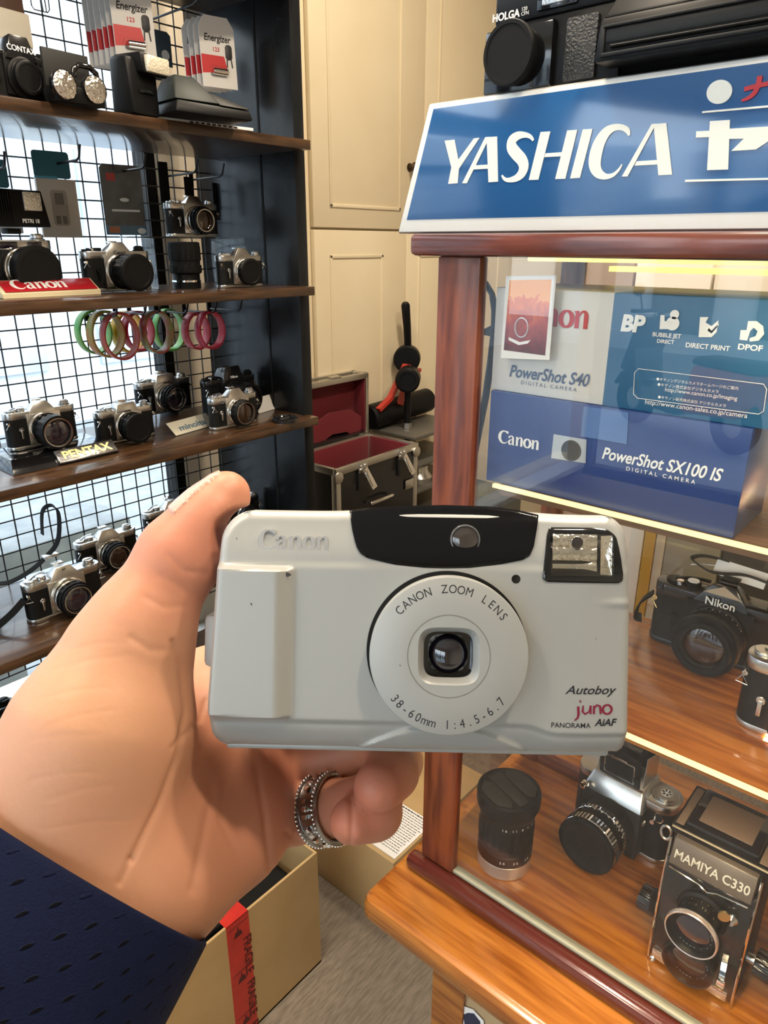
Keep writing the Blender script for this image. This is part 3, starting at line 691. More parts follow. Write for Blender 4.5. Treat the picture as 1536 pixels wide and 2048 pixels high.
MB().hexa([(-.0013, .004, 0), (.0013, .004, 0), (.0013, .045, 0), (-.0013, .045, 0)], [(-.0013, .024, .021), (.0013, .024, .021), (.0013, .027, .021), (-.0013, .027, .021)]).build('prop', K['paper'], t)
p = at(551, 826, Z=Z4)
t = thing('price_card', 'small folded white card standing behind the loose lens cap', 'card', (p.x, p.y + .028, Z4 + .0004), rz=10)
MB().b2((-.03, 0, 0), (.03, .0012, .036), 0, RX(-28)).b2((-.03, .033, 0), (.03, .0342, .036), 0, T(0, .0335, 0) @ RX(28) @ T(0, -.0335, 0)).build('card', K['paper'], t)

# --- fifth board
Mx = place(64, 1252, Z5, (52, 1176)); as_ = slr('film_camera', 'silver film camera with a black strap on the fifth board beside the hand', Mx, CG, panel='chrome', secs=LENS50, front='bright', prism='peak')
MB().text('AP', .006, T(0, -.0175, .083) @ RX(62), align='CENTER', depth=.0004).build('emblem', K['ink'], as_)
q = MB(); pts = [(-.073, -.010, .050), (-.095, -.004, .030), (-.118, .006, .012), (-.124, .02, .006)]
q.strap(cr(pts), (0, .4, 1), .012, .0016)
q.strap(cr([(-.124, .03, .01), (-.118, .05, .05), (-.100, .05, .068), (-.07, .045, .066), (-.04, .035, .078), (-.010, .028, .098), (.02, .035, .12), (.04, .06, .16), (.035, .075, .175), (.02, .08, .165), (.015, .085, .12)]), (0, 1, .3), .010, .0016)
q.build('neck_strap', K['blackm'], as_)
q = MB().box((.0, .027, .0995), (.024, .014, .005), .001, T(0, 0, 0)).box((-.012, .028, .098), (.004, .016, .007), .001); q.build('strap_buckle', K['chrome'], as_)
Mx = place(165, 1156, Z5, (160, 1092)); slr('film_camera', 'silver film camera with an open chrome ringed lens behind the strapped one', Mx, CG, panel='chrome', secs=LENS50, front='bright', glass='amber')
Mx = place(300, 1092, Z5, (300, 1030)); slr('film_camera', 'silver film camera on the fifth board mostly hidden behind the thumb', Mx, CG, panel='chrome', secs=LENS50, front='bright', rz=0) if False else slr('film_camera', 'silver film camera on the fifth board mostly hidden behind the thumb', Mx, CG, panel='chrome', secs=LENS50, front='bright')
Mx = place(443, 1004, Z5, Y=1.34, sc=.92, W=.130); slr('film_camera', 'black film camera at the right end of the fifth board beyond the thumb', Mx, CG, W=.130, top='blackp', panel='black', secs=LENS50, front='bright', dials='chrome')
Mx = place(-175, 1290, Z5, (-178, 1205)); slr('film_camera', 'black film camera cut off by the left edge of the picture on the fifth board', Mx, CG, top='blackp', panel='black', secs=LENS50, front='black', dials='black')
# --- lowest board
Mx = Matrix.Translation((at(-40, 1480, Y=1.37).x, 1.37, Z6 + .0004)) @ RZ(8) @ Matrix.Scale(1.12, 4)
slr('film_camera', 'black camera with white lettering on the lowest board at the left edge of the picture', Mx, CG, top='blackp', panel='black', secs=LENSLONG, front='black', dials='black', prism='tall', text='Canon', tmat='inkw')

# --- second board
p = at(40, 190, Z=Z2)
Mx = Matrix.Translation((p.x + .030, p.y + .065, Z2 + .0004)) @ RZ(10) @ Matrix.Scale(.84, 4)
slr('film_camera', 'black CONTAX film camera at the left end of the second board', Mx, CG, top='blackp', panel='black', secs=[(.028, .004, BK, 0), (.026, .004, BK, 0)], cap='black', lensdz=-.0005, front='black', dials='black', prism='tall', text='CONTAX', tmat='inkw', tsize=.0125)
# flash gun cut by the left edge
p = at(-20, 150, Z=Z2)
t = thing('flash_unit', 'tall flash gun with a pale front window at the upper left corner of the picture', 'flash', (at(-20, 60, Y=1.30).x, 1.30, Z2), rz=8)
hz = at(10, 55, Y=1.29).z - Z2
MB().box((0, 0, hz / 2 - .015), (.06, .05, hz - .03), .004).build('flash_body', K['black'], t)
MB().hexa([(-.04, -.045, hz - .034), (.04, -.045, hz - .034), (.04, .03, hz - .034), (-.04, .03, hz - .034)], [(-.036, -.04, hz + .04), (.036, -.04, hz + .04), (.036, .03, hz + .04), (-.036, .03, hz + .04)], bev=.004).build('flash_head', mat('brown_plastic', (.10, .055, .04), .4), t)
MB().box((.002, -.046, hz - .006), (.072, .006, .046), .003).build('flash_window', mat('diffuser', (.80, .74, .62), .3), t)
# twin round reflectors
p = at(165, 207, Z=Z2)
t = thing('twin_lamp', 'black plate with two round silver reflectors on the second board', 'lamp', (p.x, p.y + .032, Z2 + .0004), rz=6, sc=.84)
q = MB().b2((-.042, .004, 0), (.048, .010, .085), .001); q.build('back_plate', K['grey'], t)
MB().b2((-.045, -.03, 0), (.05, .004, .026), .003).build('base_block', K['black'], t)
RM_ = mat('silver_reflector', (.92, .91, .88), .12, 1, bump=(130, 1.0, .003))
for sx, zz in ((-.030, .0255), (.030, .0262)):
    lm = MB().lathe([(0, 0), (.022, 0), (.0235, .012), (.0225, .014)], 40, T(sx, -.020, zz) @ FRONT).build('lamp_housing', K['blackg'], t)
    MB().lathe([(.0225, .013), (.018, .0145), (.010, .016), (0, .0165)], 40, T(sx, -.020, zz) @ FRONT).build('reflector', RM_, lm)
MB().tube([(.002 , -.012, .04), (.004, -.014, .056), (.014, -.014, .064), (.036, -.014, .064), (.048, -.014, .056), (.052, -.012, .04)], .005, 10).build('carry_loop', K['blackg'], t)
# flash gun with the clear window
p = at(304, 230, Z=Z2)
hz = at(285, 95, Y=p.y + .02).z - Z2
t = thing('flash_unit', 'black flash gun with a clear rectangular head under the hanging battery packs', 'flash', (p.x, p.y + .04, Z2 + .0004), rz=12, sc=.92)
MB().hexa([(-.032, -.025, 0), (.032, -.025, 0), (.032, .03, 0), (-.032, .03, 0)], [(-.033, -.016, hz * .93), (.034, -.022, hz * .93), (.034, .03, hz * .96), (-.028, .03, hz * .96)], bev=.008).build('flash_body', K['black'], t)
fh = MB().hexa([(-.012, -.038, hz * .66), (.042, -.040, hz * .64), (.040, .032, hz * .70), (-.012, .032, hz * .70)], [(-.016, -.034, hz * .99), (.042, -.036, hz * .97), (.038, .030, hz), (-.016, .030, hz)], bev=.004).build('flash_head', K['black'], t)
MB().b2((-.008, -.044, hz * .68), (.044, -.034, hz * .95), .003).build('flash_window', mat('fresnel_window', (.78, .72, .58), .12, .3, bump=(260, .8, .002)), fh)
MB().b2((-.016, -.0265, hz * .36), (.018, -.0245, hz * .42), .001).build('sensor_window', K['blackg'], t)
# folded instant camera and the booklet
p = at(412, 236, Z=Z2)
t = thing('instant_camera', 'folded grey green instant camera lying on the second board', 'camera', (p.x + .027, p.y + .055, Z2 + .0068), rz=-6, sc=.90)
MB().hexa([(-.075, -.05, 0), (.09, -.05, 0), (.09, .06, 0), (-.075, .06, 0)], [(-.068, -.044, .022), (.086, -.044, .018), (.086, .055, .018), (-.068, .055, .022)], bev=.004).build('lower_body', K['black'], t)
MB().hexa([(-.072, -.046, .0215), (.02, -.046, .0215), (.04, .052, .0195), (-.072, .052, .0215)], [(-.052, -.012, .066), (-.012, -.012, .066), (.0, .034, .062), (-.052, .034, .066)], bev=.003).build('hood', K['olive'], t)
MB().hexa([(.02, -.046, .020), (.088, -.046, .019), (.088, .052, .019), (.04, .052, .020)], [(-.005, -.012, .050), (.08, -.04, .024), (.08, .048, .024), (.0, .034, .050)], bev=.002).build('top_cover', K['grey'], t)
p = at(408, 250, Z=Z2)
t = thing('booklet', 'white printed booklet under the folded instant camera', 'booklet', (p.x + .012, p.y + .062, Z2 + .0004), rz=-6)
MB().b2((-.085, -.058, 0), (.10, .06, .0052), .0008).build('pages', K['paper'], t)
q = MB()
for i in range(9): q.b2((-.03 + i * .011, -.0586, .0012), (-.023 + i * .011, -.0580, .0040))
q.build('spine_print', K['ink'], t)

# --- hooks on the wire grid
def hook(label, x, z, ln=.085, rest=True, group='wire hooks on the grid'):
    t = thing('peg_hook', label, 'hook', (x, GY - .002, z), group=group)
    MB().box((0, -.001, 0), (.010, .003, .028), .0008).build('clip_plate', K['blackm'], t)
    MB().tube([(0, -.002, 0), (0, -ln * .85, .002), (0, -ln * .93, .006), (0, -ln, .026)], .0022, 8).build('prong', K['wire'], t)
    return t
def grid_at(px, py): p = at(px, py, Y=GY - .002); return p.x, p.z
H1 = []
for i, (px, py, ln, ld) in enumerate([(-40, 345, .09, 'at the left edge of the picture, row under the second board'), (100, 330, .10, 'holding the teal carded battery charger'), (228, 345, .10, 'holding the dark blister bag'), (330, 353, .10, 'above the lens hood of the riser camera, first of three close together'), (382, 360, .10, 'above the riser camera, second of three close together'), (438, 362, .09, 'nearest the black end panel in the row under the second board')]):
    x, z = grid_at(px, py); H1.append(hook('black wire hook ' + ld, x, z, ln + .02))
HANGP = [(173, 628, 'green'), (230, 624, 'red'), (258, 622, 'olive'), (312, 622, 'pinkgreen'), (368, 621, 'pink'), (418, 617, 'rose'), (462, 618, None)]
ordw = ['first', 'second', 'third', 'fourth', 'fifth', 'sixth', 'seventh']
for i, (px, py, c) in enumerate(HANGP):
    x, z = grid_at(px, py); hook('black wire hook, %s from the left in the wristband row' % ordw[i], x, z, .125)
for i, (px, py) in enumerate([(300, 40), (420, 62)]):
    x, z = grid_at(px, py); hook('black wire hook carrying the %s bunch of battery packs' % ('larger left' if i == 0 else 'smaller right'), x, z, .17)
# black clip tags hanging flat on the grid
for i, (px, py, hgt, ld) in enumerate([(322, 330, .075, 'first of three from the left'), (374, 360, .045, 'second of three from the left'), (430, 372, .05, 'nearest the end panel')]):
    x, z = grid_at(px, py)
    t = thing('black_strap', 'flat black strap hanging behind the riser camera, ' + ld, 'strap', (x, GY - .006, z), group='black straps hanging on the grid')
    MB().b2((-.012, -.002, -hgt), (.012, .0, .006), .0008).build('band', K['blackm'], t)
    MB().b2((-.009, -.004, -hgt - .022), (.009, -.001, -hgt + .004), .001).build('end_clip', K['black'], t)

# wristbands
def bandmat(name, a, b):
    m_ = mat(name, a, .35, spec=.25, var=(26, b)); m_.node_tree.nodes['Principled BSDF'].inputs['Transmission Weight'].default_value = .0; return m_
BM = {'green': bandmat('green_band', (.06, .34, .06), (.26, .42, .08)), 'red': bandmat('red_band', (.50, .04, .05), (.55, .14, .06)), 'yellow': bandmat('yellow_band', (.80, .42, .02), (.62, .48, .04)),
      'pink': bandmat('pink_band', (.55, .05, .08), (.66, .12, .15)), 'rose': bandmat('rose_band', (.55, .02, .05), (.70, .08, .12)), 'olive': bandmat('olive_band', (.34, .36, .06), (.55, .14, .05)), 'pg': bandmat('pink_green_band', (.55, .06, .08), (.14, .38, .08))}
bands = [(187, 664, 33, 44, 'green', 30, 'green wristband, leftmost on the hooks'), (212, 668, 31, 47, 'olive', 42, 'olive and green wristband just right of the leftmost green one'), (240, 672, 34, 48, 'red', 22, 'red wristband with an orange tint in front of the yellow one'), (256, 664, 27, 42, 'yellow', 50, 'bright yellow wristband inside the red and green ones'),
         (276, 662, 30, 40, 'rose', 34, 'deep rose wristband in the middle of the row'), (313, 664, 27, 43, 'pg', 40, 'pink wristband mottled green in the middle of the row'), (338, 660, 29, 42, 'green', 28, 'green wristband, the second green one counting from the left'), (392, 662, 28, 37, 'pink', 44, 'pale pink wristband, left one of the pair near the end panel'), (420, 660, 26, 38, 'rose', 24, 'rose red wristband, rightmost on the hooks')]
for i, (px, py, rx_, ry_, c, yaw, lab) in enumerate(bands):
    Y = 1.425 - .031 * (i % 3)
    p = at(px, py, Y=Y); d = (RM.T @ np.array(p - Vector((0, 0, E))))[2]; R_ = ry_ / FPX * d * .97
    t = thing('wristband', lab, 'wristband', (p.x, Y, p.z), rz=(yaw - 36) * .35, group='coloured wristbands on the hooks')
    rr = R_; n = 48
    q = MB()
    prof = [(rr - .0006, -.0125), (rr + .0004, -.011), (rr + .0006, .011), (rr - .0004, .0125), (rr - .0038, .0125), (rr - .0044, .011), (rr - .0044, -.011), (rr - .0038, -.0125), (rr - .0006, -.0125)]
    q.lathe(prof, n, FRONT @ Matrix.Diagonal((.80, 1, 1, 1)))
    q.build('band', BM[c], t, label=None)

# carded goods on the hooks
def card_goods(label, name, hookob, w_, h_, y_, mats_, kind):
    hx_, hy_, hz_ = hookob.location
    t = thing(name, label, 'packaged goods', (hx_, hy_ - y_, hz_))
    return t
x, z = H1[1].location.x, H1[1].location.z
t = thing('charger_pack', 'teal and white hanging pack with a charger picture', 'package', (x - .016, GY - .030, z), rz=-4)
MB().prism(rrect(.068, .046, .006), 0, .0008, 0, T(.004, 0, -.002) @ FRONT).build('header_card', mat('teal_card', (.012, .13, .19), .45), t)
MB().b2((-.030, -.0012, -.048), (.012, .0002, -.022), 0).build('blue_flap', mat('sky_blue_card', (.08, .42, .66), .4), t)
bd = MB().b2((-.030, -.004, -.128), (.044, .004, -.026), .001).build('white_card', mat('grey_card', (.60, .55, .48), .5), t)
q = MB().prism(rrect(.030, .062, .006), 0, .001, 0, T(.008, -.0042, -.076) @ FRONT)
q.build('charger_picture', mat('print_grey', (.36, .32, .28), .5), bd); pdk = mat('print_dark', (.16, .15, .14), .5); MB().b2((.000, -.0056, -.070), (.016, -.0050, -.050), 0).build('picture_body', pdk, bd); MB().b2((-.002, -.0056, -.104), (.006, -.0050, -.090), 0).build('picture_cell', pdk, bd); MB().b2((.010, -.0056, -.104), (.018, -.0050, -.090), 0).build('picture_cell', pdk, bd)
x, z = H1[2].location.x, H1[2].location.z
t = thing('blister_bag', 'clear bag with a dark photo card hanging right of the teal pack', 'package', (x - .008, GY - .034, z), rz=-8)
cd = MB().prism([(-.040, -.118), (.044, -.118), (.044, .004), (.036, .012), (-.034, .012), (-.040, .004)], 0, .0012, 0, FRONT).build('photo_card', mat('dark_print', (.028, .032, .038), .25, var=(22, (.09, .10, .11))), t)
MB().b2((-.040, -.0018, -.118), (.044, -.0013, -.100), 0).build('blue_stripe', mat('blue_print', (.03, .14, .24), .3), cd)
MB().b2((-.034, -.0020, -.114), (-.012, -.0015, -.102), 0).build('orange_patch', mat('orange_print', (.45, .12, .03), .4), cd)
MB().b2((-.028, -.0020, -.018), (-.010, -.0015, -.004), 0).build('red_logo', K['inkr'], cd)
MB().prism(circ(.007, 20), 0, .0005, 0, T(.034, -.0014, -.110) @ Matrix.Diagonal((1.3, 1, .8, 1)) @ FRONT).b2((-.024, -.0020, -.074), (.034, -.0015, -.070), 0).prism(circ(.006, 12), 0, .0005, 0, T(.004, -.0014, -.052) @ Matrix.Diagonal((1.6, 1, .6, 1)) @ FRONT).build('white_print', K['inkw'], cd)
MB().b2((-.050, -.004, -.121), (.048, -.0035, .016), .0).build('bag', K['clear'], t)
x, z = H1[0].location.x, H1[0].location.z
t = thing('charger_pack', 'teal headed hanging pack at the left edge of the picture', 'package', (x + .0, GY - .030, z), rz=-4)
MB().prism(rrect(.068, .046, .006), 0, .0008, 0, T(.0, 0, -.002) @ FRONT).build('header_card', bpy.data.materials['teal_card'], t)
MB().b2((-.045, -.003, -.10), (.045, .003, -.026), .001).build('white_card', K['paper'], t)

# battery blister packs
K['batred'] = mat('battery_red', (.62, .025, .03), .35); K['blister'] = K['clear']
def bat_pack(label, M, group):
    t = thing('battery_pack', label, 'battery pack', M=M, group=group)
    w2_, h_ = .036, .115
    MB().prism([(-w2_, -h_), (w2_, -h_), (w2_, -.012), (w2_ - .012, .006), (-w2_ + .012, .006), (-w2_, -.012)], 0, .0012, 0, FRONT).build('card', K['paper'], t)
    MB().prism([(-w2_ + .001, -.092), (w2_ - .018, -.086), (w2_ - .024, -.060), (-w2_ + .001, -.060)], .0012, .0016, 0, FRONT).build('red_panel', K['batred'], t)
    MB().text('Energizer', .0165, T(0, -.0016, -.036) @ FRONT, align='CENTER', bold=.025, shear=.15, sx=.86).build('lettering', K['ink'], t)
    MB().text('123', .010, T(-.004, -.0016, -.053) @ FRONT, align='CENTER', bold=.02).build('number', K['inkr'], t)
    b_ = MB().prism(rrect(.040, .020, .005), .0012, .010, .002, T(-.001, 0, -.088) @ FRONT).build('blister', K['clear'], t)
    MB().cyl(.0062, -.015, .015, T(0, -.0062, -.088) @ RY(90), bev=.001, seg=20).build('battery', K['bright'], b_)
    q = MB().prism(rrect(.014, .026, .006), .0012, .0024, .0004, T(.022, 0, -.052) @ FRONT).strap([(.018, -.002, -.062), (.017, -.002, -.078)], (1, 0, 0), .002, .001).strap([(.026, -.002, -.062), (.028, -.002, -.078)], (1, 0, 0), .002, .001)
    q.build('mascot_free_badge', K['ink'], t).name = 'black_badge'
    return t
first = None
for base, n, lab, gr in (((262, 20), 6, 'larger', 'battery packs on the left upper hook'), ((432, 72), 4, 'smaller', 'battery packs on the right upper hook')):
    p0 = at(*base, Y=1.285 if n == 6 else 1.30)
    for k in range(n):
        word = ['front', 'second', 'third', 'fourth', 'fifth', 'rear'][k] if n == 6 else ['front', 'second', 'third', 'rear'][k]
        L_ = 'white and red battery pack, the %s one of the %s bunch' % (word, lab)
        Mq = T(p0.x - .001 * k, p0.y + .0165 * k, p0.z + (.034 if n == 6 else .026)) @ RZ(-14 + 2.0 * (k % 3)) @ RX(-3)
        if first is None: first = bat_pack(L_, Mq, gr)
        else:
            r_ = dup(first, L_, M=Mq); r_['group'] = gr

x, z = grid_at(78, 0)
t = thing('wire_hanger', 'thin black wire hanger on the grid near the top left corner', 'hanger', (x, GY - .004, z))
MB().tube([(-.018, 0, .05), (-.016, 0, -.012), (-.012, 0, -.017), (.012, 0, -.017), (.016, 0, -.012), (.018, 0, .05)], .0011, 6).tube([(.004, 0, -.017), (.0, 0, .05)], .0011, 6).tube([(.010, 0, -.017), (.008, 0, .05)], .0011, 6).build('wire_loop', K['wire'], t)
x, z = grid_at(318, 62)
t = thing('hanging_pack', 'small slate blue hanging pack between the two bunches of battery packs', 'package', (x, GY - .006, z))
MB().prism([(-.022, -.062), (.022, -.062), (.022, -.006), (.014, 0), (-.014, 0), (-.022, -.006)], 0, .0012, 0, FRONT).build('card', mat('slate_card', (.06, .085, .11), .45), t)
MB().cyl(.009, .0012, .003, T(.006, 0, -.042) @ FRONT, seg=24).build('round_window', K['white'], t)
# ================================================================== in and on the display case
CGc = 'cameras inside the display case'
FACE = RZ(-90) @ FRONT                          # lettering that looks towards -x
def on_x(px, py, X): return at(px, py, X=X)
def xtext(mb, body, pxa, pya, pxb, X, out, **k):     # baseline starts at (pxa, pya) and ends under pxb
    a = on_x(pxa, pya, X); b = on_x(pxb, pya, X); w_ = abs(a.y - b.y)
    vs, _ = text_geo(body, 'LEFT', k.get('shear', 0), k.get('bold', 0), k.get('spacing', 1.0)); wd = max(v[0] for v in vs)
    s = w_ / wd; hs = k.pop('hs', 1.0)
    mb.text(body, s, T(X - out, a.y, a.z) @ FACE @ Matrix.Diagonal((1, hs, 1, 1)), **k)
MT = lambda n, c, r=.5: mat(n, c, r)
# --- the two boxes on the upper board
BX = .667
t = thing('camera_box', 'blue PowerShot SX100 IS camera box, the lower of the two boxes in the case', 'box', (BX, .285, C1 + .0004))
zt = zr(-.1495) - C1
def onb(P): return None
MB().b2((0, -.133, 0), (.095, .134, zt), .0008).build('carton', MT('box_blue', (.020, .05, .20), .3), t)
def root_T(t): return Matrix.Translation(-Vector(t.location))
R_ = root_T(t)
q = MB(); O = .0007
sv = [(v) for v in ()]
a = on_x(997, 884, BX); b = on_x(1080, 884, BX); canon(q, (a.y - b.y) / 4.6, R_ @ T(BX - O, a.y, a.z) @ FACE, .0002)
xt = MB()
def rtext(mb, root, *a, **k):
    tmp = MB(); xtext(tmp, *a, **k); mb.add([tuple(root_T(root) @ Vector(v)) for v in tmp.v], tmp.f)
rtext(q, t, 'PowerShot SX100 IS', 1203, 916, 1452, BX, O, shear=.25, bold=.02, hs=1.25); rtext(q, t, 'DIGITAL CAMERA', 1252, 940, 1395, BX, O, spacing=1.6, bold=.01)
q.build('lettering', K['inkw'], t, label='white box lettering')
def patch(t, name, pts, X, out, m, thick=.0002):
    P_ = [on_x(x, y, X) for x, y in pts]; pl = [(-(p.y - t.location.y), p.z - t.location.z) for p in P_]
    ar = sum(pl[i - 1][0] * pl[i][1] - pl[i][0] * pl[i - 1][1] for i in range(len(pl)))
    return MB().prism(pl if ar > 0 else pl[::-1], 0, thick, 0, T(X - t.location.x - out, 0, 0) @ FACE).build(name, m, t)
patch(t, 'seal_sticker', [(1168, 812), (1258, 825), (1254, 888), (1162, 872)], BX, .0007, MT('pale_blue_seal', (.10, .19, .42), .25))
pc_ = patch(t, 'camera_picture', [(1108, 868), (1174, 879), (1172, 926), (1103, 916)], BX, .0006, K['chrome'])
cpt = on_x(1143, 901, BX); MB().cyl(.011, 0, .0004, R_ @ T(BX - .0008, cpt.y, cpt.z) @ FACE).cyl(.0075, .0004, .0006, R_ @ T(BX - .0008, cpt.y, cpt.z) @ FACE).build('picture_lens', K['ink'], pc_)
BX2 = .672
zb = C1 + .0004 + zt + .0004
t = thing('camera_box', 'white and blue PowerShot S40 camera box lying on the blue one', 'box', (BX2, .2, zb))
zt2 = zr(-.042) - zb
yb = on_x(1218, 690, BX2).y - .2
MB().b2((0, yb, 0), (.12, .222, zt2), .0008).build('white_carton', MT('box_white', (.70, .69, .66), .3), t)
MB().b2((-.0003, -.17, 0), (.12, yb, zt2), .0008).build('blue_carton', MT('box_teal', (.020, .115, .24), .3), t)
q = MB(); a = on_x(1026, 646, BX2); b = on_x(1179, 646, BX2); canon(q, (a.y - b.y) / 4.6, root_T(t) @ T(BX2 - O, a.y, a.z) @ FACE, .0002)
q.build('red_lettering', K['inkr'], t, label='red Canon lettering')
q = MB(); rtext(q, t, 'PowerShot S40', 1018, 752, 1181, BX2, O, shear=.25, bold=.02, hs=1.2); rtext(q, t, 'DIGITAL CAMERA', 1042, 768, 1155, BX2, O, spacing=1.5)
q.build('slate_lettering', MT('slate_ink', (.06, .10, .20)), t)
q = MB()
rtext(q, t, 'BUBBLE JET', 1305, 672, 1363, BX2, .001, bold=.02); rtext(q, t, 'DIRECT', 1314, 685, 1349, BX2, .001, bold=.02); rtext(q, t, 'DIRECT PRINT', 1371, 694, 1461, BX2, .001, bold=.02); rtext(q, t, 'DPOF', 1475, 698, 1526, BX2, .001, bold=.03, hs=.85)
rtext(q, t, 'BP', 1241, 660, 1290, BX2, .001, bold=.05, shear=.1)
for yy, s_, x0, x1 in ((760, '●キヤノンデジタルカメラホームページのご案内', 1313, 1480), (771, '●キヤノン株式会社デジタルカメラ', 1315, 1440), (782, 'http://www.canon.co.jp/Imaging', 1330, 1478), (796, '●キヤノン販売株式会社 デジタルカメラ', 1316, 1455), (807, 'http://www.canon-sales.co.jp/camera', 1290, 1500)):
    rtext(q, t, s_, x0, yy - (x0 - 1310) * 0 , x1, BX2, .001)
q.build('blue_side_lettering', K['inkw'], t)
def shape(t, X, out, polys, name, m=None, circles=()):
    q = MB()
    for pts in polys:
        pl = [(-(p.y - t.location.y), p.z - t.location.z) for p in [on_x(x, y, X) for x, y in pts]]
        ar = sum(pl[i - 1][0] * pl[i][1] - pl[i][0] * pl[i - 1][1] for i in range(len(pl)))
        q.prism(pl if ar > 0 else pl[::-1], 0, .0002, 0, T(X - t.location.x - out, 0, 0) @ FACE)
    for x, y, r in circles:
        p = on_x(x, y, X); q.cyl(r, 0, .0002, T(X - t.location.x - out, p.y - t.location.y, p.z - t.location.z) @ FACE, seg=24)
    return q.build(name, m or K['inkw'], t)
shape(t, BX2, .001, [[(1322, 630), (1330, 630), (1330, 642), (1343, 642), (1350, 648), (1345, 658), (1320, 658)]], 'bubble_logo', circles=[(1350, 629, .004), (1346, 647, .006)])
shape(t, BX2, .001, [[(1401, 634), (1418, 634), (1412, 645), (1424, 652), (1438, 640), (1434, 664), (1424, 674), (1398, 674)], [(1418, 656), (1424, 661), (1439, 646), (1438, 651), (1424, 667), (1416, 661)]], 'print_logo')
shape(t, BX2, .001, [[(1482, 660), (1494, 660), (1497, 642), (1514, 642), (1527, 652), (1529, 668), (1518, 681), (1500, 683), (1500, 676), (1512, 672), (1516, 662), (1508, 655), (1501, 662), (1495, 681), (1480, 679)]], 'order_logo')
bd = [(1270, 745), (1278, 737), (1528, 768), (1534, 778), (1528, 822), (1518, 828), (1276, 796), (1268, 788)]
pl = [(-(p.y - t.location.y), p.z - t.location.z) for p in [on_x(x, y, BX2) for x, y in bd]]
MB().tube([(x, y, 0) for x, y in pl], .0003, 5, T(-.0012, 0, 0) @ FACE, closed=True).build('outline', K['inkw'], t)
# --- photo card leaning against the inside of the glass
PX_ = .6612
t = thing('photo_card', 'white bordered card with an orange and red car picture behind the glass', 'photo', (PX_, on_x(1058, 636, PX_).y, on_x(1058, 636, PX_).z))
patch(t, 'card', [(1013, 552), (1113, 551), (1099, 720), (1002, 716)], PX_, 0, K['white'], .0006)
m_ = mat('car_picture', (.7, .25, .05), .3); nt = m_.node_tree; b_ = nt.nodes['Principled BSDF']; tc = nt.nodes['Texture Coordinate']
sep = nt.nodes.new('ShaderNodeSeparateXYZ'); nt.links.new(tc.outputs['Generated'], sep.inputs[0])
nz = nt.nodes.new('ShaderNodeTexNoise'); nz.inputs['Scale'].default_value = 3.0; nz.inputs['Distortion'].default_value = 1.4; nt.links.new(tc.outputs['Generated'], nz.inputs[0])
ad = nt.nodes.new('ShaderNodeMath'); ad.operation = 'MULTIPLY_ADD'; ad.inputs[1].default_value = .55; nt.links.new(nz.outputs[0], ad.inputs[0]); nt.links.new(sep.outputs['Z'], ad.inputs[2])
rp = nt.nodes.new('ShaderNodeValToRGB'); e = rp.color_ramp.elements; e[0].position = .28; e[0].color = (.10, .01, .008, 1); e[1].position = 1.25; e[1].color = (.9, .35, .08, 1)
for ps, c_ in ((.50, (.22, .012, .012, 1)), (.75, (.45, .05, .03, 1)), (1.0, (.80, .16, .03, 1))):
    x_ = e.new(min(ps, .99)); x_.color = c_
nt.links.new(ad.outputs[0], rp.inputs[0]); nt.links.new(rp.outputs[0], b_.inputs['Base Color'])
patch(t, 'picture', [(1020, 560), (1104, 559), (1091, 711), (1008, 700)], PX_, .0004, m_, .0003)
shape(t, PX_, .0006, [[(1018, 674), (1040, 684), (1062, 680), (1056, 687), (1038, 690), (1018, 680)]], 'bumper_highlight', K['inkw'])
cpt = on_x(1044, 655, PX_); MB().tube([(.0075 * math.cos(i * PI / 12), .0095 * math.sin(i * PI / 12), 0) for i in range(24)], .0007, 6, T(-.0010, cpt.y - t.location.y, cpt.z - t.location.z) @ FACE, closed=True).build('grille_ring', K['chrome'], t)
# blue strap and black clip at the left end of the upper board
pts = [on_x(x, y, .712) for x, y in ((958, 562), (972, 568), (984, 588), (990, 620), (989, 660), (982, 720), (972, 790), (958, 860), (948, 920), (942, 960))]
t = thing('hanging_cable', 'dark blue cable hanging down inside the left end of the display case', 'cable', pts[0])
MB().tube([p - pts[0] for p in pts], [.0035 + .0010 * (2 < i < 8) for i in range(10)], 10).build('cord', mat('navy_cord', (.03, .035, .06), .5), t)
MB().add([p - pts[0] for p in [on_x(988, 648, .712), on_x(958, 668, .712), on_x(964, 660, .712), on_x(986, 674, .712)]] + [p - pts[0] for p in [on_x(988, 648, .716), on_x(958, 668, .716), on_x(964, 660, .716), on_x(986, 674, .716)]], [[0, 2, 1, 3], [7, 5, 6, 4], [0, 4, 6, 2], [2, 6, 5, 1], [1, 5, 7, 3], [3, 7, 4, 0]]).build('leaf_clip', K['black'], t)
# --- cameras on the middle board
LENSNIK = [(.030, .005, BK, 0), (.0325, .006, BK, 1), (.030, .004, BK, 0), (.0325, .009, 'blackm', 1), (.0345, .006, 'grey', 0), (.0335, .004, BK, 0), (.029, .005, BK, 0)]
Mx = place(1289, 1276, C2, (1302, 1162), rz=-90, W=.150, D=.034)
nk = slr('film_camera', 'black Nikon film camera with a paper tag on the middle board of the case', Mx, CGc, W=.150, D=.034, top='blackp', panel='black', secs=LENSNIK, front='black', dials='black', prism='peak', pmat='blackp', text='Nikon', tmat='inkw', tsize=.0125, glass='amber', marks=(.0325, .008, '22 16 11 8 5.6 4 2.8', .0042), lug='gold')
MB().add([(-.020, -.0181, .0800), (.020, -.0181, .0800), (.0, -.0153, .0903), (-.020, -.0176, .0800), (.020, -.0176, .0800), (.0, -.0148, .0903)], [[0, 1, 2], [5, 4, 3], [0, 3, 4, 1], [1, 4, 5, 2], [2, 5, 3, 0]]).build('finder_facet', mat('worn_brass', (.30, .21, .13), .35, .7), nk)
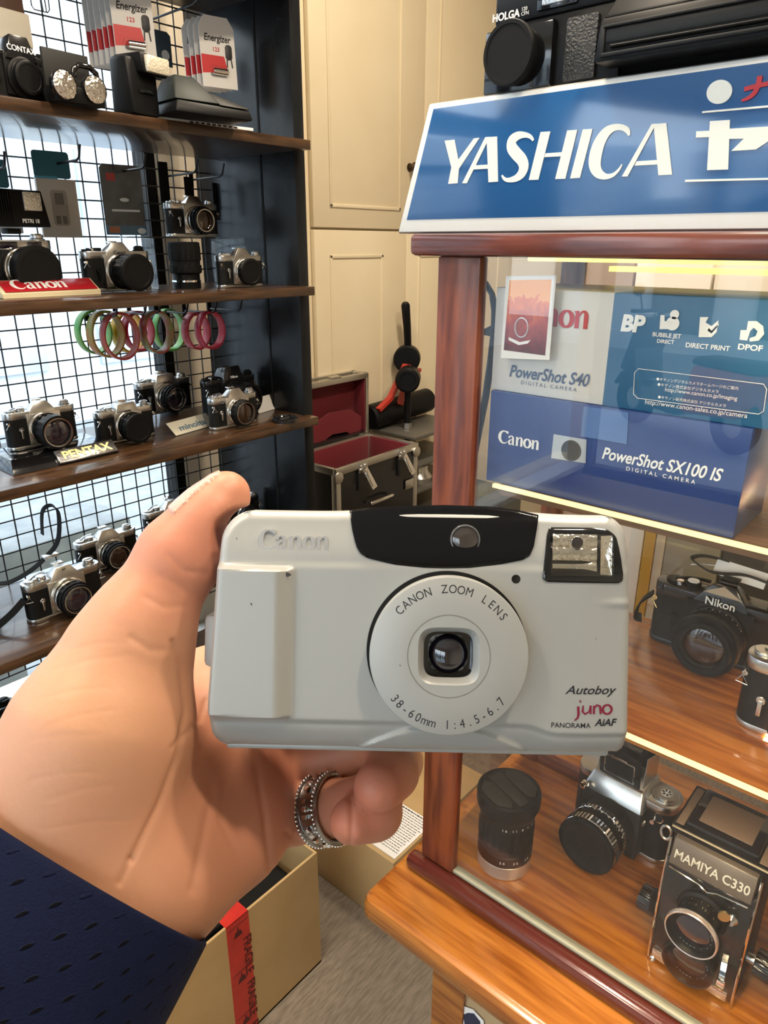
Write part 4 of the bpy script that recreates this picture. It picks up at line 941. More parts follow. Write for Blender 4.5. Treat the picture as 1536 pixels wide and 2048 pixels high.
q = MB(); q.strap(cr([(-.076, -.006, .055), (-.088, -.008, .040), (-.094, -.002, .018), (-.090, .006, .012)]), (0, 1, .4), .011, .002)
q.strap(cr([(.076, -.004, .056), (.074, .010, .078), (.050, .012, .092), (.015, .010, .099), (-.012, .014, .092), (-.03, .022, .088), (-.05, .030, .094), (-.03, .034, .1), (.02, .034, .095)]), (0, -.9, .5), .012, .002); q.build('neck_strap', K['blackm'], nk)
t = thing('paper_tag', 'white paper tag tied to the black Nikon camera', 'tag', M=Mx @ T(-.020, .022, .086) @ RZ(-8) @ RX(60))
MB().b2((-.004, 0, 0), (.052, .018, .0005), 0).build('tag_card', K['paper'], t); MB().tube([(-.004, .009, 0), (-.02, .006, -.003), (-.032, .002, -.006)], .0006, 5).build('string', K['inkw'], t)
MB().cyl(.0062, .0802, .0812, T(-.036, 0, 0)).build('dial_marks', K['inkw'], nk)
# second camera cut by the right edge
p = at(1500, 1452, Z=C2)
t = slr('film_camera', 'chrome and black camera cut off at the right edge of the middle board', Matrix.Translation((p.x + .012, p.y - .055, C2 + .0004)) @ RZ(-90) @ Matrix.Scale(1.05, 4), CGc, W=.14, D=.04, top='chrome', panel='chrome', secs=LENS50, front='black', H=.082)
# --- bottom of the case
p = at(998, 1722, Z=CB)
t = thing('camera_lens', 'black zoom lens with a pinch cap standing at the lower left in the case', 'lens', (p.x + .006, p.y - .004, CB + .0004))
q = MB().cyl(.0375, 0, .022, seg=64, bev=.001); q.build('mount_cap', mat('silver_cap', (.66, .63, .58), .35, .8), t, label='silver mount cap')
q = MB().lathe([(.0365, .022), (.0385, .023), (.0385, .040), (.0375, .041), (.0375, .050), (.0385, .051)] , 72).lathe([(.0385, .051), (.0388, .052, .0012), (.0388, .078, .0012), (.0378, .080), (.0378, .094), (.0385, .096), (.0405, .100), (.0440, .110), (.0440, .118), (.0415, .118)], 96)
br = q.build('barrel', K['black'], t)
for zz, s in ((.030, '50  35  28'), (.087, '16 11 8 5.6')):
    q = MB()
    for i, ch in enumerate(s):
        if ch != ' ': q.text(ch, .0055, RZ(-60 - 8 + i * 7.0) @ T(0, -.0387 if zz < .05 else -.0380, zz) @ FRONT, align='CENTER')
    q.build('scale_marks', K['inkw'], br)
cp = MB().lathe([(.0415, .1175), (.0440, .1178), (.0445, .122), (.0435, .1275), (.0400, .1285), (.0385, .1272), (0, .1272)], 64).build('lens_cap', K['black'], t)
q = MB()
for s in (-1, 1): q.prism([(s * .012, -.022), (s * .020, -.030), (s * .034, -.018), (s * .036, 0), (s * .034, .018), (s * .020, .030), (s * .012, .022)][::s], .1265, .1286, .0006, RZ(-20))
q.prism([(-.008, -.034), (.008, -.034), (.011, .034), (-.011, .034)], .1268, .1280, .0005, RZ(-20)); q.build('pinch_grip', K['grey'], cp)
# medium format reflex with an open waist level hood
A_ = at(1148, 1635, Z=CB)
MM = Matrix.Translation((A_.x, A_.y, CB + .0004)) @ RZ(-93.3)
t = thing('medium_format_camera', 'large chrome and black reflex camera with its waist level hood open in the case', 'camera', M=MM, group=CGc)
W_ = .150; Hh = .100
MB().prism(rrect(W_, .052, .022, 8), .006, Hh - .012, 0, T(W_ / 2 - .008, .026, 0)).build('body', K['leather'], t)
MB().prism(rrect(W_ + .001, .053, .022, 8), 0, .007, .001, T(W_ / 2 - .008, .026, 0)).build('base_plate', K['chrome'], t)
MB().prism(rrect(W_ + .001, .053, .022, 8), Hh - .013, Hh, .0016, T(W_ / 2 - .008, .026, 0)).build('top_plate', K['chrome'], t)
cxm = .062
MB().hexa([(cxm - .045, -.020, .004), (cxm + .045, -.020, .004), (cxm + .045, .052, .004), (cxm - .045, .052, .004)], [(cxm - .045, -.020, .088), (cxm + .045, -.020, .088), (cxm + .045, .052, .088), (cxm - .045, .052, .088)], bev=.003).build('mirror_box', K['grey'], t)
MB().hexa([(cxm - .046, -.021, .084), (cxm + .046, -.021, .084), (cxm + .046, .053, .084), (cxm - .046, .053, .084)], [(cxm - .038, -.004, .112), (cxm + .038, -.004, .112), (cxm + .038, .048, .112), (cxm - .038, .048, .112)], bev=.003).build('chrome_shoulder', K['chrome'], t)
MB().text('PENTACON six', .008, T(cxm, -.0206, .070) @ FRONT, align='CENTER', depth=.0004).build('lettering', K['grey'], t)
hd = MB().b2((-.031, -.0015, 0), (.031, .0015, .052), .0015, T(cxm, -.001, .1115) @ RX(8)).build('hood_front', K['black'], t)
q = MB()
for (x0, x1, z0, z1) in ((-.022, .022, .006, .008), (-.022, .022, .038, .040), (-.023, -.021, .006, .040), (.021, .023, .006, .040)): q.b2((x0, -.0035, z0), (x1, -.001, z1), .0005, T(cxm, -.001, .1115) @ RX(8))
q.b2((-.012, -.005, .041), (.012, -.002, .044), .0006, T(cxm, -.001, .1115) @ RX(8)); q.build('sports_frame', K['bright'], hd)
for s in (-1, 1): MB().add([(cxm + s * .033, .0, .112), (cxm + s * .033, .046, .112), (cxm + s * .033, .046, .150), (cxm + s * .033, .004, .162), (cxm + s * .0345, .0, .112), (cxm + s * .0345, .046, .112), (cxm + s * .0345, .046, .150), (cxm + s * .0345, .004, .162)], [[0, 1, 2, 3], [7, 6, 5, 4], [0, 4, 5, 1], [1, 5, 6, 2], [2, 6, 7, 3], [3, 7, 4, 0]]).build('hood_side', K['chrome'], t)
MB().b2((-.031, -.0015, 0), (.031, .0015, .044), .0015, T(cxm, .047, .1115) @ RX(-12)).build('hood_back', K['black'], t)
MB().box((cxm, .034, .148), (.030, .022, .006), .0015).build('magnifier', K['blackg'], t)
LP = [(.040, .012, 'blackm', 0), (.0415, .012, 'blackm', 0), (.0405, .007, 'bright', 0), (.0400, .016, BK, 0), (.0415, .013, 'bright', 0), (.0405, .003, BK, 0)]
ln_ = lens_on(t, -.020, LP, T(cxm, 0, .048), cap='black', marks=(.0400, .034, '16 11 8 5.6 4 2.8 4 5.6 8 11 16', .0062))
q = MB()                                                            # black and silver grip ribs
for i in range(48):
    a = 2 * PI * i / 48
    q.box((.0417, 0, 0), (.0012, .0028, .0105), .0003, T(cxm, -.0735, .048) @ FRONT @ RZ(math.degrees(a)))
q.build('rib_inlays', K['ink'], ln_)
q = MB()
for i in range(44): q.box((.0405, 0, 0), (.0012, .0026, .006), .0003, T(cxm, -.0475, .048) @ FRONT @ RZ(i * 360 / 44))
q.build('rear_rib_inlays', K['ink'], ln_)
dl = MB().cyl(.016, Hh, Hh + .006, T(.121, .026, 0), bev=.0015, seg=48).cyl(.019, Hh, Hh + .003, T(.121, .026, 0), bev=.001, seg=48).build('advance_dial', K['chrome'], t)
q = MB().cyl(.0075, Hh + .006, Hh + .0064, T(.121, .026, 0))
q.build('dial_disc', K['inkw'], dl); q = MB()
for i in range(6): q.prism([(.002, -.0005), (.0065, -.0022), (.0065, .0022), (.002, .0005)], Hh + .0064, Hh + .0067, 0, T(.121, .026, 0) @ RZ(i * 60))
q.build('dial_spokes', K['ink'], dl)
q = MB().lathe([(.0055, 0), (.0065, .004), (.0045, .009), (0, .010)], 24, T(cxm - .041, -.020, .092) @ FRONT); q.build('release_knob', K['bright'], t)
MB().cyl(.003, 0, .007, T(cxm + .049, -.015, .075) @ FRONT, seg=16).cyl(.0035, 0, .009, T(cxm + .056, .002, .074) @ FRONT, seg=16).build('flash_socket', K['bright'], t)
MB().tube([(.125 + .006 * math.cos(i * PI / 8), -.0015, .083 + .0085 * math.sin(i * PI / 8)) for i in range(16)], .0011, 6, closed=True).build('strap_lug', K['bright'], t)
# twin lens reflex
A_ = at(1293, 1918, Z=CB)
MM = Matrix.Translation((A_.x + .001, A_.y, CB + .0004)) @ RZ(-90.4)
t = thing('twin_lens_reflex', 'black MAMIYA C330 twin lens reflex camera at the right in the case', 'camera', M=MM, group=CGc)
W_ = .098; Hh = .190; DD = .10
MB().b2((0, .018, 0), (W_, DD, Hh - .004), .003).build('body', K['leather'], t)
fp = MB().b2((.001, .003, .006), (W_ - .001, .019, Hh - .026), .002).build('front_standard', K['blackp'], t)
q = MB()
for x in (.0, W_): q.tube([(x, .002, .004), (x, .001, .05), (x, .003, .12), (x, .010, Hh - .002)], .0016, 8)
q.build('chrome_rails', K['bright'], t)
nb = MB().hexa([(.004, .0, Hh - .031), (W_ - .004, .0, Hh - .031), (W_ - .004, .02, Hh - .031), (.004, .02, Hh - .031)], [(.004, .010, Hh), (W_ - .004, .010, Hh), (W_ - .004, .03, Hh), (.004, .03, Hh)], bev=.0015).build('name_block', mat('brown_grey_paint', (.075, .06, .05), .4), t)
nm_ = T(W_ / 2, .0024, Hh - .0215) @ RX(-18) @ FRONT
MB().text('MAMIYA C330', .0150, nm_, align='CENTER', depth=.0006, bold=.012, sx=.88).build('lettering', mat('silver_letters', (.62, .58, .5), .35, .6), nb)
MB().tube([(.006, -.001, Hh - .034), (.040, -.001, Hh - .038), (.050, -.001, Hh - .043), (.060, -.001, Hh - .038), (W_ - .006, -.001, Hh - .034)], .0010, 6).build('chrome_edge', K['bright'], t)
for zc, nmz, rng, lg in ((.113, 'viewing_lens', 'pink', .040), (.052, 'taking_lens', 'grey', .026)):
    B_ = T(W_ / 2, .003, zc) @ FRONT
    q = MB().lathe([(.028, 0), (.028, .004), (.024, .006), (.024, lg - .012), (.0275, lg - .009), (.0285, lg - .001), (.0270, lg), (.0255, lg - .001), (.024, lg - .006), (.018, lg - .008), (0, lg - .008)], 56, B_)
    ll = q.build(nmz, K['black'], t)
    MB().lathe([(.0287, lg - .0065), (.0290, lg - .006), (.0290, lg - .0005), (.0282, lg + .0005), (.0270, lg)], 56, B_).build('front_ring', mat('rose_chrome', (.80, .70, .68), .25, .8) if rng == 'pink' else K['grey'], ll)
    MB().lathe([(.0185, lg - .0078), (.012, lg - .0060), (.006, lg - .0052), (0, lg - .0050)], 40, B_).build('front_glass', K['glassy'] if rng == 'pink' else K['amber'], ll)
    q = MB(); s = 'SEKOR 1:4.5 NO.74219'
    for i, ch in enumerate(s): q.text(ch, .0036, B_ @ T(0, 0, lg - .0068) @ RZ(150 + i * 11) @ T(0, .0205, 0) @ RZ(180 if False else 0), align='CENTER')
    q.build('ring_lettering', mat('pale_engraving_' + rng, (.45, .5, .5), .5), ll)
    if rng == 'pink':
        q = MB()
        for k, s in ((0, '22 16 11 8 5.6'), (1, '500 250 125 60')):
            for i, ch in enumerate(s):
                if ch != ' ': q.text(ch, .0052, B_ @ RZ(62 - i * 8.5) @ T(0, .0243, .012 + k * .008) @ RX(-90), align='CENTER')
        q.build('scale_marks', K['gold'], ll)
MB().cyl(.0065, 0, .0025, T(W_ / 2 + .024, -.012, .140) @ FRONT @ RY(20)).build('depth_dial', K['gold'], t)
MB().lathe([(.006, 0), (.007, .003), (.004, .008), (0, .008)], 20, T(W_ - .018, -.002, .132) @ FRONT).build('flash_socket', K['bright'], t)
MB().strap([(W_ - .016, .001, .075), (W_ - .014, -.010, .066), (W_ - .013, -.014, .050)], (1, 0, 0), .006, .002).box((W_ - .013, -.015, .046), (.009, .004, .014), .001).build('shutter_lever', K['bright'], t)
q = MB().b2((.004, .0005, .006), (.030, .004, .020), .001).b2((.066, .0005, .006), (W_ - .006, .004, .020), .001); q.build('bright_plate', mat('pale_chrome', (.75, .72, .62), .2, .9), t)
MB().lathe([(.004, 0), (.004, .002), (.0025, .003), (.0025, .0015), (0, .0015)], 20, T(.006, .002, .004) @ FRONT).build('screw_socket', K['chrome'], t)
hs_ = MB().b2((-.004, .018, Hh - .003), (W_ + .004, DD + .002, Hh + .010), .002).build('hood_base', K['black'], t)
MB().b2((-.003, .0165, Hh + .0065), (W_ + .003, .0185, Hh + .0085), .0005).build('trim_line', mat('pale_trim', (.72, .62, .42), .3, .7), hs_)
ho = MB().b2((.010, .024, Hh + .009), (W_ - .010, DD - .004, Hh + .017), .002).build('hood_lid', K['blackg'], t)
brl = mat('brown_leatherette', (.13, .085, .06), .6, bump=(1500, .8, .0008))
MB().b2((.020, .034, Hh + .0165), (W_ - .020, DD - .014, Hh + .0180), .001).build('lid_leather', brl, ho)
for x0, x1 in ((-.001, .008), (W_ - .008, W_ + .001)): MB().b2((x0, .022, Hh + .0095), (x1, DD - .004, Hh + .0112), .0006).build('side_leather', brl, t)
for x, s in ((-.016, -1), (W_ + .016, 1)):
    k = MB().lathe([(0, -.011), (.0155, -.011), (.0165, -.009, .0016), (.0165, .009, .0016), (.0155, .011), (0, .011)], 64, T(x + s * .004, .042, .046) @ RY(90)).build('focus_knob', K['blackg'], t)
    MB().cyl(.006, -.012, .012, T(x - s * .010, .042, .046) @ RY(90), seg=20).build('knob_axle', K['chrome'], k)
MB().b2((-.012, .010, .062), (.0, .03, .085), .002).build('side_bracket', K['black'], t)
q = MB().tube([(-.008 + .006 * math.cos(i * PI / 8), .016, Hh - .006 + .0095 * math.sin(i * PI / 8)) for i in range(16)], .0016, 6, closed=True); q.build('strap_lug', K['chrome'], t)

# --- on top of the sign: two plastic cameras
ZS = zr(.0107 + h)
Pm = on_x(968, 190, .656)
t = thing('toy_camera', 'black HOLGA camera with a capped lens standing on the left of the sign', 'camera', M=Matrix.Translation((.657, Pm.y, ZS + .0004)) @ RZ(-92))
Hh = .065
MB().hexa([(0, .004, 0), (.134, .004, 0), (.134, .046, 0), (0, .046, 0)], [(.002, .004, Hh * .88), (.132, .004, Hh * .88), (.132, .044, Hh * .88), (.002, .044, Hh * .88)], bev=.003).build('body', K['black'], t)
MB().b2((.006, .002, Hh * .86), (.130, .040, Hh * 1.25), .003).build('top_cover', K['black'], t)
MB().b2((.0, -.003, .0), (.072, .006, Hh * .80), .002).build('front_plate', K['blackg'], t)
MB().prism([(x, y) for x, y in rrect(.030, Hh * .74, .002)], 0, .004, .0006, T(.098, .004, Hh * .40) @ FRONT).build('grip_leather', mat('coarse_leather', (.014, .014, .014), .4, bump=(420, 1.0, .002)), t)
ln_ = MB().lathe([(.0242, 0), (.0242, .004), (.0254, .006), (.0254, .011), (.0238, .012)], 56, T(.036, -.003, Hh * .435) @ FRONT).build('lens', K['black'], t)
MB().lathe([(.0257, .009), (.0262, .0105), (.0262, .015), (.0255, .0162), (.0224, .0162), (.022, .0154), (0, .0154)], 56, T(.036, -.003, Hh * .435) @ FRONT).build('lens_cap', K['blackm'], ln_)
MB().text('HOLGA', .0085, T(.004, .0016, Hh * .925) @ FRONT, bold=.03, depth=.0004).text('120', .0042, T(.035, .0016, Hh * .98) @ FRONT, depth=.0003).text('CFN', .0042, T(.035, .0016, Hh * .925) @ FRONT, depth=.0003).build('lettering', K['inkw'], t)
MB().b2((.052, -.001, Hh * .92), (.092, .006, Hh * 1.22), .002).build('flash_bezel', K['blackg'], t)
MB().b2((.058, -.0022, Hh * .97), (.086, .002, Hh * 1.18), .001).build('flash_window', K['flashglass'] if False else mat('holga_flash', (.75, .75, .74), .15, .8, bump=(200, .9, .002)), t)
MB().tube([(-.001, .02, Hh * .62), (-.007, .018, Hh * .50), (-.007, .018, Hh * .40), (-.003, .02, Hh * .33)], .0006, 5).box((-.005, .02, Hh * .29), (.006, .006, .014), .002).build('strap_cord', K['blackm'], t)
Pl = on_x(1196, 148, .640)
t = thing('instant_camera', 'black instant camera with a film slot standing on the right of the sign', 'camera', M=Matrix.Translation((.650, Pl.y, ZS + .0004)) @ RZ(-90) @ Matrix.Diagonal((1, 1, .66, 1)))
MB().hexa([(.010, .018, 0), (.160, .018, 0), (.160, .10, 0), (.010, .10, 0)], [(.004, .010, .012), (.166, .010, .012), (.166, .10, .012), (.004, .10, .012)]).build('foot', K['black'], t)
MB().hexa([(-.002, -.018, .0115), (.150, -.018, .0115), (.166, .09, .0115), (-.002, .09, .0115)], [(-.002, -.012, .062), (.150, -.012, .062), (.166, .09, .062), (-.002, .09, .062)], bev=.004).build('front_housing', K['black'], t)
q = MB().b2((.008, -.0190, .020), (.140, -.0160, .047), .001); q.build('film_slot', K['blackm'], t)
q = MB().b2((.006, -.0215, .0465), (.142, -.0155, .050), .001).b2((.006, -.0215, .0165), (.142, -.017, .0205), .001).b2((.004, -.0205, .0165), (.008, -.0155, .050), .001).b2((.140, -.0205, .0165), (.144, -.0155, .050), .001); q.build('slot_frame', K['grey'], t)
MB().tube([(.014, -.0192, .0265), (.136, -.0192, .0265)], .0026, 10).build('roller', K['black'], t)
MB().b2((.008, -.0195, .031), (.140, -.0180, .046), .003).build('slot_cover', K['grey'], t)
MB().hexa([(-.002, -.010, .0618), (.150, -.010, .0618), (.160, .09, .0618), (-.002, .09, .0618)], [(.006, .02, .115), (.140, .02, .115), (.150, .085, .115), (.006, .085, .115)], bev=.004).build('upper_body', K['black'], t)
MB().lathe([(.018, 0), (.018, .006), (.014, .007), (.012, .002), (0, .002)], 36, T(.074, .0, .088) @ FRONT @ RX(-25)).build('lens', K['glassy'], t)

# ================================================================== clutter seen through the case, on a low table behind it
tb_ = thing('side_table', 'brown wooden side table behind the display case carrying boxes', 'table', (1.33, .06, 0))
MB().b2((-.205, -.58, zr(-.66)), (.20, .61, zr(-.63)), .003).build('table_top', K['pined'], tb_)
for x in (-.20, .15):
    for y in (-.57, .56): MB().b2((x, y, 0), (x + .04, y + .04, zr(-.66)), .002).build('leg', K['pined'], tb_)
ZT = zr(-.63)
def carton(name, label, X, y1, w_, d_, hgt, m):
    t = thing(name, label, 'box', (X + d_ / 2, y1 - w_ / 2, ZT + .0004))
    MB().box((0, 0, hgt / 2), (d_, w_, hgt), .0012).build('carton', m, t)
    MB().b2((-d_ / 2, -w_ / 2, hgt), (d_ / 2, -.0005, hgt + .0012), .0003).build('flap', m, t); MB().b2((-d_ / 2, .0005, hgt), (d_ / 2, w_ / 2, hgt + .0012), .0003).build('flap', m, t)
    return t
def yat(px, py, X): return at(px, py, X=X).y
y1 = yat(1284, 1110, 1.14); y2 = yat(1308, 1110, 1.14); y3 = yat(1330, 1100, 1.14); y0 = yat(1258, 1090, 1.14)
carton('paper_box', 'small white box left of the yellow one behind the case', 1.14, y0, y0 - y1 - .002, .08, .22, K['paper'])
carton('film_box', 'yellow box behind the black Nikon camera', 1.14, y1, y1 - y2 - .002, .06, .225, mat('film_yellow', (.62, .36, .03), .4))
carton('storage_box', 'tall ivory box standing beside the yellow one', 1.14, y2, y2 - y3 - .002, .08, .27, mat('ivory_card', (.74, .64, .5), .5))
carton('storage_box', 'grey green box behind the paper tag of the Nikon camera', 1.14, y3, .085, .10, .235, mat('sage_card', (.36, .33, .25), .6))
carton('storage_box', 'long dark box on the side table at the right', 1.14, y3 - .09, .20, .10, .21, mat('charcoal_card', (.05, .045, .04), .6))
carton('parcel', 'tall brown parcel seen through the top of the display case', 1.31, .655, .115, .10, .61, mat('kraft_brown', (.30, .20, .13), .7))
carton('parcel', 'white carton in the middle of the tall stack behind the display case', 1.31, .535, .13, .08, .60, mat('white_carton', (.78, .72, .64), .6))
carton('parcel', 'cream carton at the far right behind the display case', 1.31, .40, .42, .08, .60, mat('cream_carton', (.70, .62, .5), .6))

# ================================================================== aluminium flight case, cabinet under it, and the bench tool
c0 = at(672, 940, Z=zr(-.575)); FW, FD, FH = .362, .196, .30
zc = zr(-.575) - FH
cbm = thing('storage_cabinet', 'plain black storage cabinet under the open flight case', 'cabinet', (c0.x + .36, 1.43, 0))
MB().b2((-.40, -.13, 0), (.62, .14, zc - .0006), .003).build('carcass', K['panel'], cbm)
for x in (-.395, .115): MB().b2((x, -.145, .03), (x + .50, -.13, zc - .03), .002).build('door', K['black'], cbm)
fc = thing('flight_case', 'open black flight case with aluminium edges and a red velvet lining', 'case', (c0.x, c0.y, zc), rz=1.0)
K['velvet'] = mat('red_velvet', (.15, .003, .010), .75, bump=(60, .25, .002)); K['velvet'].node_tree.nodes['Principled BSDF'].inputs['Sheen Weight'].default_value = .12
w_ = .006
MB().b2((0, 0, 0), (FW, w_, FH)).b2((0, FD - w_, 0), (FW, FD, FH)).b2((0, w_, 0), (w_, FD - w_, FH)).b2((FW - w_, w_, 0), (FW, FD - w_, FH)).b2((w_, w_, 0), (FW - w_, FD - w_, w_)).build('box_shell', K['blackp'], fc)
L0 = w_; q = MB(); q.b2((L0, L0, FH - .14), (FW - L0, L0 + .006, FH - .004), .002).b2((L0, FD - L0 - .006, FH - .14), (FW - L0, FD - L0, FH - .004), .002).b2((L0, L0, FH - .14), (L0 + .006, FD - L0, FH - .004), .002).b2((FW - L0 - .006, L0, FH - .14), (FW - L0, FD - L0, FH - .004), .002).b2((L0, L0, FH - .145), (FW - L0, FD - L0, FH - .135), .002)
q.build('lining', K['velvet'], fc)
a = .016
for (p0, p1) in (((0, 0, 0), (0, 0, FH)), ((FW, 0, 0), (FW, 0, FH)), ((FW, FD, 0), (FW, FD, FH)), ((0, FD, 0), (0, FD, FH))):
    MB().b2((p0[0] - .003 if p0[0] == 0 else p0[0] - a, p0[1] - .003 if p0[1] == 0 else p0[1] - a, 0), (p0[0] + a if p0[0] == 0 else p0[0] + .003, p0[1] + a if p0[1] == 0 else p0[1] + .003, FH), .002).build('corner_edge', K['alu'], fc)
q = MB(); q.b2((-.004, -.004, FH - .018), (FW + .004, .008, FH + .002), .0015).b2((-.004, FD - .008, FH - .018), (FW + .004, FD + .004, FH + .002), .0015).b2((-.004, .008, FH - .018), (.008, FD - .008, FH + .002), .0015).b2((FW - .008, .008, FH - .018), (FW + .004, FD - .008, FH + .002), .0015)
q.build('rim', K['alu'], fc)
for x in (0, FW): MB().lathe([(.017, 0), (.016, .004), (.010, .006), (0, .006)], 24, T(x + (.006 if x == 0 else -.006), -.003, FH - .024) @ FRONT).build('corner_cap', K['alu'], fc)
for x in (.085, .265):
    lt = MB().b2((x, -.008, FH - .030), (x + .038, -.003, FH + .003), .001).cyl(.004, 0, .003, T(x + .010, -.008, FH - .010) @ FRONT, seg=16).cyl(.004, 0, .003, T(x + .028, -.008, FH - .010) @ FRONT, seg=16).build('latch', K['chrome'], fc)
    MB().b2((.006, -.016, -.068), (.030, -.010, -.004), .0015, T(x, 0, FH - .024) @ RX(-24) @ RY(-14)).b2((.011, -.0185, -.060), (.025, -.016, -.014), .001, T(x, 0, FH - .024) @ RX(-24) @ RY(-14)).build('latch_lever', K['bright'], lt)
    MB().b2((.0, -.006, -.056), (.010, -.002, -.002), .001, T(x, 0, FH - .026)).build('latch_hook', K['grey'], lt)
MB().tube([(.13, -.012, FH - .13), (.15, -.022, FH - .125), (.21, -.022, FH - .125), (.23, -.012, FH - .13)], .006, 10).build('handle', K['bright'], fc)
MB().b2((FW - .06, -.006, FH - .135), (FW - .02, -.003, FH - .105), .001).build('maker_plate', K['chrome'], fc)
LH, LD = .19, .062
lid = T(0, FD + .004, FH + .003) @ RX(0)
ld = MB().b2((0, LD - w_, 0), (FW, LD, LH), .001, lid).b2((0, 0, LH - w_), (FW, LD, LH), .001, lid).b2((0, 0, 0), (w_, LD, LH), .001, lid).b2((FW - w_, 0, 0), (FW, LD, LH), .001, lid).b2((0, 0, 0), (FW, LD, w_), .001, lid).build('lid', K['blackp'], fc)
q = MB().b2((-.003, -.003, LH - .014), (FW + .003, .010, LH + .003), .0015, lid).b2((-.003, -.003, 0), (.010, .010, LH), .0015, lid).b2((FW - .010, -.003, 0), (FW + .003, .010, LH), .0015, lid).b2((-.003, LD - .012, LH - .012), (FW + .003, LD + .003, LH + .003), .0015, lid).b2((FW - .012, 0, LH - .012), (FW + .003, LD, LH + .003), .0015, lid)
q.b2((.20, -.004, LH + .003), (.24, .02, LH + .009), .002, lid).b2((.06, -.004, LH + .003), (.09, .02, LH + .007), .002, lid); q.build('lid_edges', K['alu'], ld)
q = MB().b2((w_, LD - .016, w_), (FW - w_, LD - w_, LH - w_), .004, lid).b2((w_, .002, LH - .012), (FW - w_, LD - .01, LH - w_), .001, lid).b2((w_, .002, w_), (w_ + .006, LD - .01, LH - w_), .001, lid).b2((FW - w_ - .006, .002, w_), (FW - w_, LD - .01, LH - w_), .001, lid)
pts = [(.01, .02, .004), (.08, .03, .03), (.15, .02, .032), (.22, .028, .05), (.29, .018, .048), (.35, .02, .012)]
q.strap(pts, (0, 0, 1), .07, .006, lid); q.build('lid_lining', K['velvet'], ld)
t = thing('folded_cloth', 'black folded cloth lying in the red lined flight case', 'cloth', (c0.x + .165, c0.y + .075, zc + FH - .133), rz=8)
q = MB(); vs = []; fs = []; n1, n2 = 16, 10
for i in range(n1):
    for j in range(n2):
        u, v = i / (n1 - 1), j / (n2 - 1); hgt = .085 * min(1, 5 * min(u, 1 - u), 4 * min(v, 1 - v)) ** .5 * (1 + .12 * math.sin(7 * u + 3 * v)); vs.append(((u - .5) * .17, (v - .5) * .085, hgt))
for i in range(n1 - 1):
    for j in range(n2 - 1): fs.append([i * n2 + j, (i + 1) * n2 + j, (i + 1) * n2 + j + 1, i * n2 + j + 1])
q.add(vs, fs); q.build('folds', mat('black_cloth', (.012, .012, .013), .9, bump=(70, .8, .004)), t, 180)
t = thing('leaflet', 'white and blue leaflet leaning in the left corner of the flight case', 'paper', (c0.x + .054, c0.y + .098, zc + FH - .132), rz=88)
MB().b2((-.05, -.0006, 0), (.05, .0006, .125), 0, RX(-12)).build('sheet', K['paper'], t)
MB().prism(circ(.022, 24), 0, .0004, 0, T(-.02, -.001, .095) @ FRONT).build('print', mat('leaflet_blue', (.10, .38, .66), .4), t).matrix_local = RX(-12)

# bench tool: black cylinder body, red arms, knobs on a post and a lever
p = at(812, 880, Y=1.47)
tx, ty, tz = p.x, 1.47, zr(-.575)
ts = thing('tool_stand', 'grey metal stand with plates beside the flight case', 'stand', (tx + .06, ty - .005, zc))
for i, (a, z0) in enumerate(((.16, .285), (.15, .19), (.16, .10), (.15, .01))): MB().b2((-.135, -.09, z0), (a, .09, z0 + .012), .002).build('plate', mat('tool_grey_%d' % i, (.16, .15, .13), .45, .5), ts)
for x in (-.12, .12): MB().cyl(.010, 0, .285, T(x, -.05, 0), seg=16).build('post', K['grey'], ts)
MB().lathe([(0, 0), (.04, 0), (.045, .02), (.03, .04), (.03, .06), (0, .06)], 24, T(-.03, -.03, .112)).build('casting', K['chrome'], ts)
t = thing('bench_tool', 'black and red hand operated press with knobs and a long lever beside the flight case', 'tool', (tx + .10, ty + .045, zc + .2982))
MB().cyl(.042, -.20, .12, T(0, .035, .0475) @ RY(88), bev=.006, seg=28).build('cylinder_body', K['black'], t)
MB().cyl(.014, 0, .02, T(-.10, -.05, 0), seg=6).build('hex_nut', K['chrome'], t)
MB().cyl(.011, .0, .13, T(-.10, -.05, .015), seg=20).build('post', K['black'], t)
MB().cyl(.040, -.035, .035, T(-.10, -.05, .165) @ RZ(-55) @ FRONT, bev=.005, seg=40).lathe([(.034, .0345), (.032, .038), (.026, .038), (.024, .034)], 40, T(-.10, -.05, .165) @ RZ(-55) @ FRONT).build('knob_wheel', K['black'], t)
MB().cyl(.045, -.025, .025, T(-.02, .02, .215) @ RZ(-55) @ FRONT, bev=.005, seg=40).build('rear_wheel', K['black'], t)
MB().strap([(-.19, .0, .07), (-.13, .0, .10), (-.09, .0, .15), (-.05, .0, .20)], (0, 1, 0), .02, .012).strap([(-.04, .0, .20), (-.05, .0, .14), (-.08, .0, .07)], (0, 1, 0), .02, .012).strap([(-.09, -.02, .165), (.02, .0, .175)], (0, 1, 0), .02, .012).build('red_arm', mat('red_enamel', (.45, .03, .02), .35), t, label='red enamelled arms')
MB().tube([(.0, .03, .21), (-.022, .02, .32), (-.038, .015, .39), (-.040, .014, .398)], [.012, .013, .0145, .010], 16).build('lever', K['black'], t)

